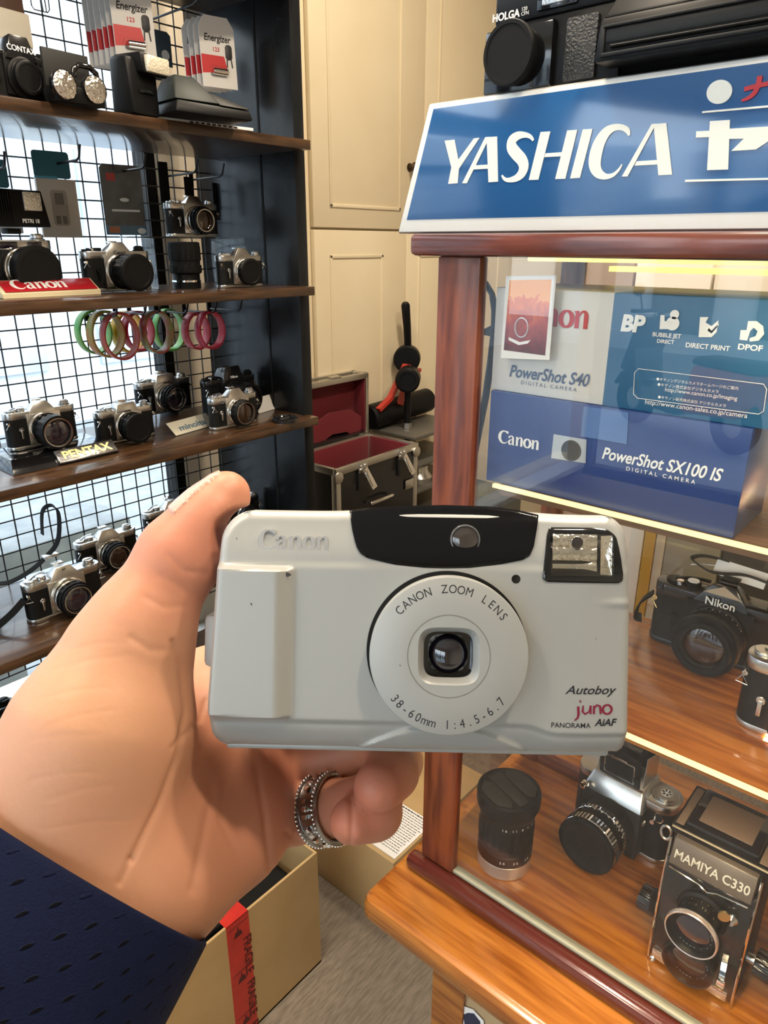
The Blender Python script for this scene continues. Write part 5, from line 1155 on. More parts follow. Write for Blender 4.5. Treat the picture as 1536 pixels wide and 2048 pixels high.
# ================================================================== cardboard boxes on the floor
bx = thing('cardboard_box', 'open brown cardboard box with a red FRAGILE tape on the floor', 'box', (.756, .822, .0004))
BW, BD, BH = .46, .30, .305
q = MB().b2((-BW, 0, 0), (0, .005, BH)).b2((-BW, BD - .005, 0), (0, BD, BH + .0)).b2((-BW, .005, 0), (-BW + .005, BD - .005, BH)).b2((-.005, .005, 0), (0, BD - .005, BH)).b2((-BW, 0, 0), (0, BD, .005))
q.build('carton', K['card'], bx)
MB().b2((-BW, BD - .004, BH), (-.01, BD + .0, BH + .10), 0, T(0, BD, BH) @ RX(-22) @ T(0, -BD, -BH)).build('rear_flap', K['card'], bx)
ptx = at(480, 1900, Y=.82).x - .756
tp = MB().b2((ptx - .024, -.0008, .0), (ptx + .026, .0, BH + .0006)).b2((ptx - .024, -.0008, BH), (ptx + .026, .03, BH + .0006)).build('tape', mat('red_tape', (.52, .03, .02), .3, var=(30, (.40, .02, .015))), bx)
q = MB()
for k in range(3):
    q.text('FRAGILE', .026, T(ptx + .010, -.0012, BH - .055 - k * .115) @ FRONT @ RZ(-90), bold=.02)
    z0 = BH - .040 - k * .115
    q.prism([(-.010, 0), (.010, 0), (.006, .012), (.0015, .014), (.0015, .022), (-.0015, .022), (-.0015, .014), (-.006, .012)], 0, .0003, 0, T(ptx, -.0009, z0) @ FRONT).b2((ptx - .020, -.0012, z0 + .026), (ptx + .022, -.0008, z0 + .0275))
q.build('tape_print', mat('tape_ink', (.07, .008, .008), .5), tp)
for i, (x, y, r_, l_, ax, lab) in enumerate([(-.09, .13, .036, .09, 30, 'black lens lying nearest the right side of the cardboard box'), (-.21, .16, .040, .09, -20, 'black lens lying in the middle of the cardboard box'), (-.34, .17, .038, .08, 60, 'black lens lying at the left in the cardboard box')]):
    l = thing('camera_lens', lab, 'lens', (.756 + x, .822 + y, BH - .058), rz=ax)
    MB().lathe([(0, 0), (r_ * .8, 0), (r_ * .85, l_ * .3), (r_, l_ * .32, .001), (r_, l_ * .8, .001), (r_ * .96, l_), (r_ * .8, l_), (r_ * .7, l_ * .92), (0, l_ * .9)], 48, T(-l_ / 2, 0, r_ + .012) @ RY(84)).build('barrel', K['black'], l)
    MB().lathe([(r_ * 1.01, l_ * .84), (r_ * 1.02, l_ * .86), (r_ * 1.01, l_ * .88)], 48, T(-l_ / 2, 0, r_ + .012) @ RY(84)).build('ring', K['chrome'], l)
fil = thing('camera_bag', 'black soft camera bag filling the bottom of the cardboard box', 'bag', (.756 - BW / 2, .822 + BD / 2, .006))
MB().box((0, 0, .108), (BW - .02, BD - .02, .215), .03, seg=4).build('bag_body', K['blackm'], fil); MB().tube([(-.15, -.09, .214), (-.08, -.10, .24), (0, -.09, .242), (.08, -.08, .214)], .007, 8).build('bag_strap', K['blackm'], fil)
# second carton behind, with a printed sheet lying on it
bz = thing('cardboard_box', 'low brown cardboard box with a printed sheet on it behind the pine counter', 'box', (.912, .752, .0004))
MB().b2((0, 0, 0), (.36, .27, .1985), .002).build('carton', K['card'], bz)
MB().b2((0, -.0015, .0), (.36, .0015, .12), 0, T(0, .27, .1985) @ RX(-28)).build('rear_flap', K['card'], bz)
t = thing('printed_sheet', 'white printed sheet lying on the low cardboard box', 'paper', (.922, .757, .2001))
MB().b2((0, 0, 0), (.138, .098, .0008)).build('sheet', K['paper'], t)
q = MB(); rnd = random.Random(3)
for i in range(17):                                                     # unreadable lines of small print: rows of short dashes
    x_, y_ = .130 - i * .0072, .092
    while y_ > .010:
        l_ = rnd.uniform(.003, .010); q.b2((x_, y_ - l_, .0008), (x_ + (.0034 if i == 0 else .0017), y_, .0010)); y_ -= l_ + .0016
q.build('small_print', K['ink'], t)
# ================================================================== the compact camera held in the hand
HD = .204
hx_ = cv((1, 0, 0)); hy_ = cv((0, -1, 0)); hz_ = -cv((0, 0, 1))
hc = camp(838, 1268, HD)
HM = Matrix(((hx_.x, hy_.x, hz_.x, hc.x), (hx_.y, hy_.y, hz_.y, hc.y), (hx_.z, hy_.z, hz_.z, hc.z), (0, 0, 0, 1))) @ RZ(-.9) @ RY(-1.0)
hero = thing('compact_camera', 'champagne silver compact film camera held up in the hand', 'camera', M=HM)
MMU = .1425                                     # millimetres per photograph pixel at the camera's front
def hp(px, py):                                 # local millimetres
    x, y = (px - 838) * MMU, (1268 - py) * MMU; a = math.radians(.9)
    return (x * math.cos(a) - y * math.sin(a), x * math.sin(a) + y * math.cos(a))
K['hero'] = mat('champagne_silver', (.405, .405, .385), .42, .25, bump=(2600, .06, .0002), spec=.5)
def smooth(a, b, x):
    t = max(0., min(1., (x - a) / (b - a))); return t * t * (3 - 2 * t)
YT, YB = 34.6, -34.4
def xl(y): return -60.4 + .055 * max(0, y - (-20)) + (1.0 if y < -26 else 0) * (abs(y + 26) * .12)
def xr(y): return 60.6 - .03 * max(0, y - 5) - max(0, -y - 28) * .12
def topy(x): return YT + 1.2 * math.exp(-((x - 8) / 26.) ** 4) - .00006 * 0
def hfront(x, y):
    """height of the front above the base plane, mm"""
    h = 0.0
    g = (1 - smooth(-40.6, -35.2, x)) * smooth(-25.2, -23.6, y + (x + 40) * .02) * (1 - smooth(17.6, 19.0, y + .02 * (x + 50)))
    h += 4.2 * g
    h -= .55 * smooth(17.8, 20.4, y) + 3.4 * smooth(19.0, 37, y)          # brow slopes back
    ch = 2.4 * smooth(30, 40, x)
    h -= .8 * smooth(-24.8 - ch, -26.4 - ch, y) + 3.2 * smooth(-26 - ch, -37, y)                       # chin slopes back
    arc = -26.2 - 9.4 * ((x - 7.5) / 27.) ** 2                                          # arched facet under the lens
    if abs(x - 7.5) < 27: h += 1.0 * smooth(-.8, .8, arc - y)
    h += .9 * smooth(52, 60, x) * 0
    rid = max(0, 1 - abs(y - 9.6) / (1.4 + .03 * (x - 48))) if x > 48 else 0
    h += .55 * rid * smooth(48, 58, x)
    h -= 1.2 * smooth(45, 60, x)
    return h
NX, NY = 240, 140
rows = []
for j in range(NY + 1):
    v = j / NY; v = .5 - .5 * math.cos(PI * v) if False else v
    yy = YB + (YT - YB) * v
    a, b = xl(yy), xr(yy)
    rt, rb = 8.5, 3.0
    def cut(y, top, bot, r_top, r_bot):
        if y > YT - r_top: d = y - (YT - r_top); return r_top - math.sqrt(max(0, r_top ** 2 - d ** 2))
        if y < YB + r_bot: d = (YB + r_bot) - y; return r_bot - math.sqrt(max(0, r_bot ** 2 - d ** 2))
        return 0
    a += cut(yy, 1, 1, 9.0, 5.0); b -= cut(yy, 1, 1, 6.5, 2.6)
    rows.append([(a + (b - a) * i / NX, yy) for i in range(NX + 1)])
def shiftY(x, y): return y + (topy(x) - YT) * smooth(10, 34, y)
vs = []; fs = []
bd = np.array([r[0] for r in rows] + [r[-1] for r in rows] + rows[0] + rows[-1])
for j, r in enumerate(rows):
    for i, (x, y) in enumerate(r):
        dx = min(x - r[0][0], r[-1][0] - x); dy = min(y - YB, YT - y)
        d = float(np.sqrt(((bd - np.array([x, y])) ** 2).sum(1).min())) if (dx < 4 or dy < 4) else 9
        R_ = 3.0
        e = 0 if d >= R_ else R_ - math.sqrt(max(0, R_ * R_ - (R_ - d) ** 2))
        vs.append((x, shiftY(x, y), hfront(x, y) * (min(1, d / 2.0 + .15) if hfront(x, y) > 0 else 1) - e))
W1 = NX + 1
for j in range(NY):
    for i in range(NX): fs.append([j * W1 + i, j * W1 + i + 1, (j + 1) * W1 + i + 1, (j + 1) * W1 + i])
loop = [i for i in range(W1)] + [j * W1 + NX for j in range(1, NY + 1)] + [NY * W1 + i for i in range(NX - 1, -1, -1)] + [j * W1 for j in range(NY - 1, 0, -1)]
prev = loop
for z, s in ((-14, 1.0), (-30, 1.0), (-36, .995), (-39, .975), (-40, .94)):
    cur = []
    for k in loop: cur.append(len(vs)); vs.append((vs[k][0] * s, vs[k][1] * s, z))
    for k in range(len(loop)): k2 = (k + 1) % len(loop); fs.append([prev[k2], prev[k], cur[k], cur[k2]])
    prev = cur
fs.append(prev[::-1])
S3 = Matrix.Scale(.001, 4)
body = MB().add(vs, fs, S3).build('body', K['hero'], hero, 30)
def hz(x, y): return hfront(x, y)
def sheet(poly, off, n=40, thick=.5, name='sheet', m=None, parent=None, curve=None, smooth_=40):
    """a thin plate that follows the camera's front inside an outline (mm): rows between its lower and upper edges"""
    xs_ = [p[0] for p in poly]; x0, x1 = min(xs_), max(xs_)
    def edge(x):
        ys = []
        for k in range(len(poly)):
            (ax, ay), (bx_, by) = poly[k - 1], poly[k]
            if (ax - x) * (bx_ - x) <= 0 and abs(ax - bx_) > 1e-9: ys.append(ay + (by - ay) * (x - ax) / (bx_ - ax))
        return (min(ys), max(ys)) if ys else (0, 0)
    vs = []; fs = []; m1 = 24
    cols = []
    for i in range(n + 1):
        x = x0 + (x1 - x0) * (.5 - .5 * math.cos(PI * i / n)); x = min(max(x, x0 + 1e-4), x1 - 1e-4)
        lo, hi = edge(x)
        for j in range(m1 + 1):
            y = lo + (hi - lo) * j / m1; dd = min(y - lo, hi - y, x - x0, x1 - x)
            z = hz(x, min(y, 34)) + off - (.5 * max(0, 1 - dd / .6) ** 2) + (curve(x, y) if curve else 0)
            vs.append((x, y, z))
    for i in range(n):
        for j in range(m1): a = i * (m1 + 1) + j; fs.append([a, a + m1 + 1, a + m1 + 2, a + 1])
    o = len(vs); lp = [i * (m1 + 1) for i in range(n + 1)] + [n * (m1 + 1) + j for j in range(1, m1 + 1)] + [i * (m1 + 1) + m1 for i in range(n - 1, -1, -1)] + [j for j in range(m1 - 1, 0, -1)]
    for k in lp: vs.append((vs[k][0], vs[k][1], vs[k][2] - thick))
    for k in range(len(lp)): k2 = (k + 1) % len(lp); fs.append([lp[k2], lp[k], o + k, o + k2])
    return MB().add(vs, fs, S3).build(name, m, parent or hero, smooth_)
# glossy black brow
vis = [hp(*p) for p in ((697, 1021), (703, 1060), (711, 1092), (719, 1107), (735, 1117), (790, 1130), (850, 1136), (893, 1137), (940, 1136), (1000, 1129), (1046, 1120), (1060, 1112), (1068, 1095), (1076, 1060), (1082, 1030), (1040, 1020), (980, 1013), (893, 1010), (800, 1012), (740, 1016))]
visor = sheet(vis, .7, 60, 1.2, 'finder_brow', mat('piano_black', (.004, .004, .005), .07, spec=.35), hero, lambda x, y: -1.6 * smooth(31, 37, y))
vx, vy = hp(931, 1080)
zt_ = hz(vx, vy) + .7
MB().lathe([(4.35, .05), (4.2, .5), (3.9, .55), (3.8, .1)], 40, S3 @ T(vx, vy, zt_)).build('finder_ring', mat('smoke_ring', (.12, .12, .12), .2), visor)
MB().lathe([(3.85, .12), (3.0, .5), (1.5, .72), (0, .78)], 40, S3 @ T(vx, vy, zt_)).build('finder_lens', mat('smoke_glass', (.05, .04, .035), .05, coat=1), visor)
# flash
fo = [hp(*p) for p in ((1103, 1055), (1190, 1056), (1222, 1060), (1236, 1072), (1241, 1100), (1246, 1150), (1245, 1162), (1236, 1167), (1092, 1164), (1083, 1157), (1086, 1135), (1094, 1075), (1097, 1060))]
flz = hz(*hp(1165, 1110))
frame = sheet(fo, .55, 30, 1.0, 'flash_frame', K['blackg'], hero)
fx0, fy1 = hp(1100, 1068); fx1, fy0 = hp(1222, 1152)
FT = S3 @ T(0, 0, flz + .55)
q = MB(); n = 48; vs = []; fs = []
m_ref = mat('flash_mirror', (.88, .86, .82), .12, 1, bump=(700, .5, .0006))
fxm = hp(1196, 1100)[0]
prof = []
for i in range(n + 1):
    u = i / n; prof.append((fy0 + (fy1 - fy0) * u, .15 + .55 * abs(math.sin(u * PI * 3))))
for (y, z) in prof: vs += [(fx0 + .6, y, z), (fxm - .6, y, z)]
for i in range(n): fs.append([2 * i, 2 * i + 1, 2 * i + 3, 2 * i + 2])
q.add(vs, fs, FT); q.build('reflector', m_ref, frame, 25)
q = MB().add([(fxm + .3, fy0 + .4, .9), (fx1 - .2, fy0 + .2, .5), (fx1 - .2, fy1 - .2, .5), (fxm + .3, fy1 - .4, .9), ((fxm + fx1) / 2, (fy0 + fy1) / 2, .05)], [[0, 1, 4], [1, 2, 4], [2, 3, 4], [3, 0, 4]], FT); q.build('corner_reflector', m_ref, frame, 10)
tx_, ty_ = hp(1152, 1085); MB().lathe([(1.75, .4), (1.6, 1.0), (0, 1.1)], 24, FT @ T(tx_, ty_, 0)).build('sensor_bead', K['glassy'], frame)
MB().prism([(fx0, fy0), (fx1 - .6, fy0), (fx1, fy0 + .6), (fx1 - .2, fy1 - .6), (fx1 - .8, fy1), (fx0 + .5, fy1)], 1.15, 1.5, .1, FT).build('flash_window', K['flashglass'], frame)
# self timer lamp hole, red-eye window
lx_, ly_ = hp(1031, 1158); MB().lathe([(1.3, -.3), (1.25, .10), (1.0, .14), (0, .12)], 28, S3 @ T(lx_, ly_, hz(lx_, ly_))).build('timer_lamp', K['blackg'], hero)
# lens barrel: dark gap, barrel, face with the rounded square opening
bx_, by_ = hp(895, 1305); BT = S3 @ T(bx_, by_, 0)
MB().lathe([(22.8, -1.2), (22.8, .14), (21.6, .14)], 96, BT @ T(-.25, .45, 0)).build('barrel_gap', K['blackm'], hero)
def rsq(a, r, p=4.2): c_, s_ = abs(math.cos(a)), abs(math.sin(a)); return r / (c_ ** p + s_ ** p) ** (1 / p)
N_ = 120; ZB = 5.2
rings = [('o', 22.1, -.5), ('o', 22.1, ZB - .5), ('o', 21.95, ZB - .15), ('o', 21.6, ZB), ('o', 11.6, ZB), ('o', 11.45, ZB - .12), ('o', 11.3, ZB), ('s', 8.6, ZB + .05), ('s', 8.5, ZB - .05), ('s', 7.0, ZB - 2.2), ('s', 6.9, ZB - 2.5)]
vs = []; fs = []
for kind, r_, z in rings:
    for i in range(N_):
        a = 2 * PI * i / N_; rr = r_ if kind == 'o' else rsq(a, r_)
        vs.append((rr * math.cos(a), rr * math.sin(a) * (.93 if kind == 's' else 1), z))
for k in range(len(rings) - 1):
    for i in range(N_): i2 = (i + 1) % N_; fs.append([k * N_ + i, k * N_ + i2, (k + 1) * N_ + i2, (k + 1) * N_ + i])
barrel = MB().add(vs, fs, BT).build('lens_barrel', K['hero'], hero, 30)
MB().tube([(11.45 * math.cos(a), 11.45 * math.sin(a), ZB - .02) for a in [2 * PI * i / 80 for i in range(80)]], .13, 5, BT, closed=True).build('ring_groove', mat('groove_grey', (.22, .21, .19), .6), barrel)
vs = []; fs = []
for r_, z in ((7.2, ZB - 2.3), (6.9, ZB - 2.5), (6.8, ZB - 5.0), (5.6, ZB - 5.2)):
    for i in range(N_):
        a = 2 * PI * i / N_; rr = rsq(a, r_, 3.6); vs.append((rr * math.cos(a), rr * math.sin(a) * .94, z))
for k in range(3):
    for i in range(N_): i2 = (i + 1) % N_; fs.append([k * N_ + i, k * N_ + i2, (k + 1) * N_ + i2, (k + 1) * N_ + i])
fs.append([3 * N_ + i for i in range(N_)])
MB().add(vs, fs, BT).build('lens_well', K['blackg'], barrel)
MB().lathe([(5.6, ZB - 5.1), (5.2, ZB - 4.0), (4.2, ZB - 3.0), (2.6, ZB - 2.3), (1.2, ZB - 2.0), (0, ZB - 1.95)], 56, BT @ T(.15, -.2, 0)).build('lens_glass', mat('coated_glass', (.005, .003, .008), .02, coat=1.0, spec=1.0), barrel)
def arc_text(s, r_, a0, a1, size, inward, z):
    q = MB(); n = len(s)
    for i, ch in enumerate(s):
        if ch == ' ': continue
        a = a0 + (a1 - a0) * i / (n - 1)
        q.text(ch, size, BT @ T(0, 0, z) @ RZ(a - 90 if not inward else a + 90) @ T(0, r_ if not inward else -r_, 0) @ T(0, -size * .36, 0), align='CENTER', sx=.86)
    return q
arc_text('CANON ZOOM LENS', 18.75, 138, 37, 3.4, False, ZB + .04).build('barrel_lettering', K['ink'], barrel)
arc_text('38-60mm 1:4.5-6.7', 18.9, 219, 320, 3.5, True, ZB + .04).build('zoom_lettering', K['ink'], barrel)
# lettering on the body
cxl, cyl_ = hp(514, 1100)
q = MB(); zc_ = hz(cxl + 10, cyl_ + 2)
canon(q, 4.45, S3 @ T(cxl, cyl_, zc_ - .5) @ RX(-6), .95); q.build('maker_lettering', mat('embossed_silver', (.74, .74, .74), .22, .7), hero, 40, label='raised silver Canon lettering')
def fit(s, px0, px1, py, m, name, shear=0., bold=0., hs=1.):
    x0, y0 = hp(px0, py); x1, _ = hp(px1, py); v_, _ = text_geo(s, 'LEFT', shear, bold, 1.0); wd = max(v[0] for v in v_)
    q = MB(); q.text(s, (x1 - x0) / wd, S3 @ T(x0, y0, max(hz(x0, y0), hz(x1, y0), hz((x0 + x1) / 2, y0 + 2)) + .03) @ RY(.0) @ Matrix.Diagonal((1, hs, 1, 1)), shear=shear, bold=bold)
    vs2 = []
    for (x, y, z) in q.v: vs2.append((x, y, (hz(x * 1000, y * 1000) + .10) * .001))
    q.v = vs2; return q.build(name, m, hero, 0)
fit('Autoboy', 1129, 1232, 1386, K['ink'], 'model_lettering', .35, .012, .86)
fit('PANORAMA', 1100, 1179, 1453, K['ink'], 'panorama_lettering', 0, .004)
fit('AiAF', 1188, 1233, 1450, K['ink'], 'autofocus_lettering', .25, .03, .95)
q = MB(); jx, jy = hp(1144, 1423); u = .1425 * 1.0                    # brush written word in red
def js(*pts): q.stroke([(jx + x * u, jy + y * u, w_ * u) for x, y, w_ in pts], .05, S3)
js((10, 12, 5), (11, -4, 5), (9, -11, 4), (3, -16, 2)); js((13, 24, 2.5), (15, 21, 4))
js((20, 14, 3), (19, 2, 4.5), (24, -3, 4), (32, 2, 3), (35, 14, 3)); js((35, 14, 4.5), (35, -3, 4))
js((42, 14, 4), (42, -3, 4.5)); js((42, 8, 2), (48, 15, 4), (54, 13, 4.5), (56, -3, 4))
js(*[(69 + 9 * math.cos(a), 6 + 9 * math.sin(a), 3.4 + 1.6 * abs(math.cos(a))) for a in [2 * PI * i / 20 + 2 for i in range(21)]])
q.v = [(x, y, (hz(x * 1000, y * 1000) + .10) * .001 + z) for x, y, z in q.v]
q.build('red_lettering', mat('wine_ink', (.20, .008, .03), .5), hero, label='wine red juno lettering')
# scuffs, strap lug, bottom rail
q = MB(); sxp, syp = hp(575, 1147)
q.prism([(-1.2, .1), (-.3, .5), (.9, .2), (1.4, -.4), (.4, -.9), (-.6, -.5)], 0, .05, 0, S3 @ T(sxp, syp, hz(sxp, syp) + .15))
for px_, py_, s_ in ((508, 1205, .5), (800, 1323, .3), (470, 1078, .3), (1190, 1277, .2)):
    a, b = hp(px_, py_); q.prism([(-.5 * s_, .9 * s_), (.4 * s_, .1), (.5 * s_, -.9 * s_), (-.3 * s_, -.2)], 0, .04, 0, S3 @ T(a, b, hz(a, b) + .03 if px_ < 700 or px_ > 1050 else ZB + .03))
q.build('scuffs', mat('scuff_dark', (.05, .045, .05), .7), hero)
lgx0, lgy0 = hp(396, 1355); lgx1, lgy1 = hp(425, 1236)
MB().b2((lgx0 - 1.2, lgy0 + .6, -20), (lgx1 + 2, lgy1 - .6, -9), 1.6, S3).build('strap_lug', mat('pale_grey_plastic', (.66, .66, .63), .4), hero)
MB().b2((-56, -35.8, -36), (56, -33.6, -6), .8, S3).build('base_trim', K['hero'], hero)
MB().b2((-52, -34, -42.5), (52, 30, -39.5), 1.2, S3).build('film_door', K['black'], hero)
# ================================================================== the hand (a left hand, palm towards the viewer) and its sleeve
def HC(px, py, d): return np.array([(px - 768) / FPX * d, (1024 - py) / FPX * d, d])      # right, up, away
def toW(p): return RM @ np.array([p[0], -p[1], p[2]])
GS = .00115
lo = np.array([-.150, -.175, .168]); hi = np.array([.030, .020, .292])
nn_ = np.ceil((hi - lo) / GS).astype(int)
ax = [lo[i] + GS * np.arange(nn_[i]) for i in range(3)]
GX, GY_, GZ = [a.astype(np.float32) for a in np.meshgrid(*ax, indexing='ij')]
def cone(a, ra, b, rb):
    """distance to a limb that tapers from a ball at a to a ball at b (radii in photograph pixels at their depth)"""
    A = HC(*a); B = HC(*b); r1 = ra / FPX * a[2]; r2 = rb / FPX * b[2]
    d = B - A; L2 = float(d @ d) + 1e-12
    x, y, z = GX - A[0], GY_ - A[1], GZ - A[2]
    t = np.clip((x * d[0] + y * d[1] + z * d[2]) / L2, 0, 1)
    x -= t * d[0]; y -= t * d[1]; z -= t * d[2]
    return np.sqrt(x * x + y * y + z * z) - (r1 + (r2 - r1) * t)
def sm(a, b, k):
    h = np.maximum(k - np.abs(a - b), 0) / k; return np.minimum(a, b) - h * h * k * .25
def chain(pts, k=.004):
    f = None
    for (p, r), (q, s) in zip(pts[:-1], pts[1:]):
        c = cone(p, r, q, s); f = c if f is None else sm(f, c, k)
    return f
c0_ = HC(126, 1704, .209); axs = np.array([-.53, -.85, -.52]); axs /= np.linalg.norm(axs)
e1 = np.array([.845, -.535, 0.]); e1 -= axs * (e1 @ axs); e1 /= np.linalg.norm(e1); e2 = np.cross(axs, e1)
def toP(p): return (768 + p[0] / p[2] * FPX, 1024 - p[1] / p[2] * FPX, p[2])
def cone3(a, r1, b, r2): return cone(toP(a), r1 * FPX / a[2], toP(b), r2 * FPX / b[2])
f = cone3(c0_ - e1 * .0120 - axs * .004, .0215, c0_ - e1 * .0160 + axs * .08, .0215)
f = sm(f, cone3(c0_ + e1 * .0195 - axs * .004, .0205, c0_ + e1 * .0190 + axs * .08, .0215), .02)
f = sm(f, cone((128, 1690, .213), 122, (178, 1570, .212), 132), .02)                       # ball of the thumb
f = sm(f, cone((178, 1570, .212), 132, (216, 1440, .212), 136), .02)
f = sm(f, cone((216, 1440, .212), 136, (258, 1310, .216), 98), .02)
f = sm(f, cone((230, 1700, .220), 135, (420, 1400, .2745), 105), .02)                      # palm behind the camera
f = sm(f, cone((250, 1720, .222), 130, (500, 1450, .2745), 98), .02)
f = sm(f, cone((280, 1730, .222), 125, (525, 1535, .271), 88), .018)
f = sm(f, cone((235, 1762, .216), 122, (318, 1738, .226), 110), .016)                      # heel of the hand
f = sm(f, cone((318, 1738, .226), 110, (462, 1640, .246), 104), .014)
f = sm(f, cone((462, 1640, .246), 104, (505, 1614, .262), 74), .012)
f = sm(f, chain([((262, 1290, .216), 98), ((290, 1235, .216), 90), ((362, 1110, .2195), 77), ((420, 1040, .2215), 63), ((453, 989, .2225), 47)], .006), .010)   # thumb
fing = [
    [((540, 1628, .264), 66), ((600, 1624, .2585), 58), ((652, 1618, .2525), 54), ((742, 1606, .2405), 55), ((750, 1624, .2320), 51), ((706, 1642, .2265), 47)],
    [((530, 1534, .269), 74), ((655, 1508, .2660), 56), ((765, 1484, .2600), 55), ((790, 1522, .2440), 52), ((783, 1545, .2340), 51), ((756, 1574, .2250), 50)],
    [((500, 1450, .2745), 84), ((640, 1405, .2680), 60), ((760, 1372, .2600), 54), ((800, 1372, .2575), 48)],
    [((425, 1390, .2745), 84), ((545, 1300, .2680), 60), ((655, 1235, .2595), 55), ((720, 1215, .2575), 48)]]
palm = f
f = sm(palm, chain(fing[0], .0035), .0035)
f = sm(f, sm(palm, chain(fing[1], .0035), .0035), .0006)
for pts in fing[2:]: f = sm(f, chain(pts, .0035), .005)
del palm
# flesh gives way where it presses on the camera
a_ = math.radians(.9); uc = HC(838, 1268, HD)
x_ = GX - uc[0]; y_ = GY_ - uc[1]; z_ = GZ - HD
xl_ = x_ * math.cos(a_) - y_ * math.sin(a_); yl_ = x_ * math.sin(a_) + y_ * math.cos(a_)
R8 = .008
qx = np.maximum(np.abs(xl_) - .0608 + R8, 0); qy = np.maximum(np.abs(yl_) - .0350 + R8, 0)
plan = np.sqrt(qx * qx + qy * qy) - R8 + np.minimum(np.maximum(np.abs(xl_) - .0608 + R8, np.abs(yl_) - .0350 + R8), 0)
cambox = np.maximum(plan, np.abs(z_ - .0205) - .0222)
f = np.maximum(f, -(cambox - .0004))
del x_, y_, z_, xl_, yl_, qx, qy, plan, cambox

def surface_nets(F):
    s = F < 0
    n0, n1, n2 = F.shape
    c = np.zeros((n0 - 1, n1 - 1, n2 - 1), np.int8)
    for i in (0, 1):
        for j in (0, 1):
            for k in (0, 1): c += s[i:n0 - 1 + i, j:n1 - 1 + j, k:n2 - 1 + k]
    act = (c > 0) & (c < 8); ids = np.full(act.shape, -1, np.int64); I = np.argwhere(act); ids[act] = np.arange(len(I))
    P = np.zeros((len(I), 3)); cnt = np.zeros(len(I))
    cor = [(i, j, k) for i in (0, 1) for j in (0, 1) for k in (0, 1)]
    for a in cor:
        for d in range(3):
            if a[d]: continue
            b = list(a); b[d] = 1
            fa = F[I[:, 0] + a[0], I[:, 1] + a[1], I[:, 2] + a[2]]; fb = F[I[:, 0] + b[0], I[:, 1] + b[1], I[:, 2] + b[2]]
            m = (fa < 0) != (fb < 0); t = np.where(m, fa / np.where(m, fa - fb, 1), 0)
            q = np.array(a, float)[None, :].repeat(len(I), 0); q[:, d] += t
            P[m] += q[m]; cnt[m] += 1
    P = I + P / cnt[:, None]
    Q = []
    for d in range(3):
        e, g = (d + 1) % 3, (d + 2) % 3
        sl0 = [slice(None)] * 3; sl1 = [slice(None)] * 3; sl0[d] = slice(0, -1); sl1[d] = slice(1, None)
        x = np.argwhere(s[tuple(sl0)] != s[tuple(sl1)])
        ok = (x[:, e] > 0) & (x[:, g] > 0) & (x[:, e] < F.shape[e] - 1) & (x[:, g] < F.shape[g] - 1); x = x[ok]
        def cell(de, dg):
            y = x.copy(); y[:, e] += de; y[:, g] += dg; return ids[y[:, 0], y[:, 1], y[:, 2]]
        q = np.stack([cell(-1, -1), cell(0, -1), cell(0, 0), cell(-1, 0)], 1)
        inside = s[x[:, 0], x[:, 1], x[:, 2]]; q[~inside] = q[~inside][:, ::-1]; Q.append(q)
    return P, np.concatenate(Q)
HV, HQ = surface_nets(f)
cid = np.arange(len(HV))
for _ in range(4000):                                                   # keep the one connected hand
    nw = cid.copy(); mq = cid[HQ].min(1)
    for k in range(4): np.minimum.at(nw, HQ[:, k], mq)
    nw = nw[nw]
    if (nw == cid).all(): break
    cid = nw
big = np.bincount(cid).argmax(); keep = cid == big; remap = np.cumsum(keep) - 1; HQ = remap[HQ[keep[HQ].all(1)]]; HV = HV[keep]
HV = lo + HV * GS
del GX, GY_, GZ, f
def mesh_np(name, V, Q):
    me = bpy.data.meshes.new(name); me.from_pydata([tuple(v) for v in V], [], Q.tolist()); me.update(); return me
me = mesh_np('t', HV, HQ); o = bpy.data.objects.new('t', me); COL.objects.link(o)
sb = o.modifiers.new('s', 'SMOOTH'); sb.factor = .5; sb.iterations = 5
sd = o.modifiers.new('d', 'SUBSURF'); sd.levels = 1; sd.render_levels = 1
me2 = bpy.data.meshes.new_from_object(o.evaluated_get(bpy.context.evaluated_depsgraph_get())); bpy.data.objects.remove(o)
nv = len(me2.vertices); V = np.zeros(nv * 3); me2.vertices.foreach_get('co', V); V = V.reshape(-1, 3)
NV = np.zeros(nv * 3); me2.vertices.foreach_get('normal', NV); NV = NV.reshape(-1, 3)
# skin folds: shallow grooves along the lines of the palm and finger joints
PXY = np.stack([768 + V[:, 0] / V[:, 2] * FPX, 1024 - V[:, 1] / V[:, 2] * FPX], 1)
def groove(pts, depth, width, zmin=0, zmax=1):
    best = np.full(nv, 1e9)
    for a, b in zip(pts[:-1], pts[1:]):
        a = np.array(a, float); d = np.array(b, float) - a; t = np.clip(((PXY - a) @ d) / (d @ d), 0, 1)
        best = np.minimum(best, np.hypot(*(PXY - a - t[:, None] * d).T))
    m = (NV[:, 2] < .35) & (V[:, 2] > zmin) & (V[:, 2] < zmax)
    return np.where(m, depth * np.exp(-(best / width) ** 2), 0)
g_ = groove([(345, 1285), (362, 1330), (372, 1420), (352, 1520), (318, 1610), (262, 1720)], .0013, 7)
g_ += groove([(262, 1720), (240, 1765)], .0008, 7)
g_ += groove([(500, 1480), (515, 1540), (530, 1640), (540, 1735)], .0012, 7)
g_ += groove([(400, 1500), (425, 1590), (405, 1680), (385, 1780)], .0008, 9)
g_ += groove([(450, 1560), (440, 1640), (470, 1700)], .0006, 7)
g_ += groove([(345, 1495), (400, 1440), (412, 1400)], .0006, 6)
g_ += groove([(338, 1112), (368, 1142), (408, 1148)], .0004, 7) + groove([(318, 1150), (345, 1165), (388, 1192)], .0003, 8) + groove([(290, 1195), (330, 1215), (368, 1212)], .0003, 7)
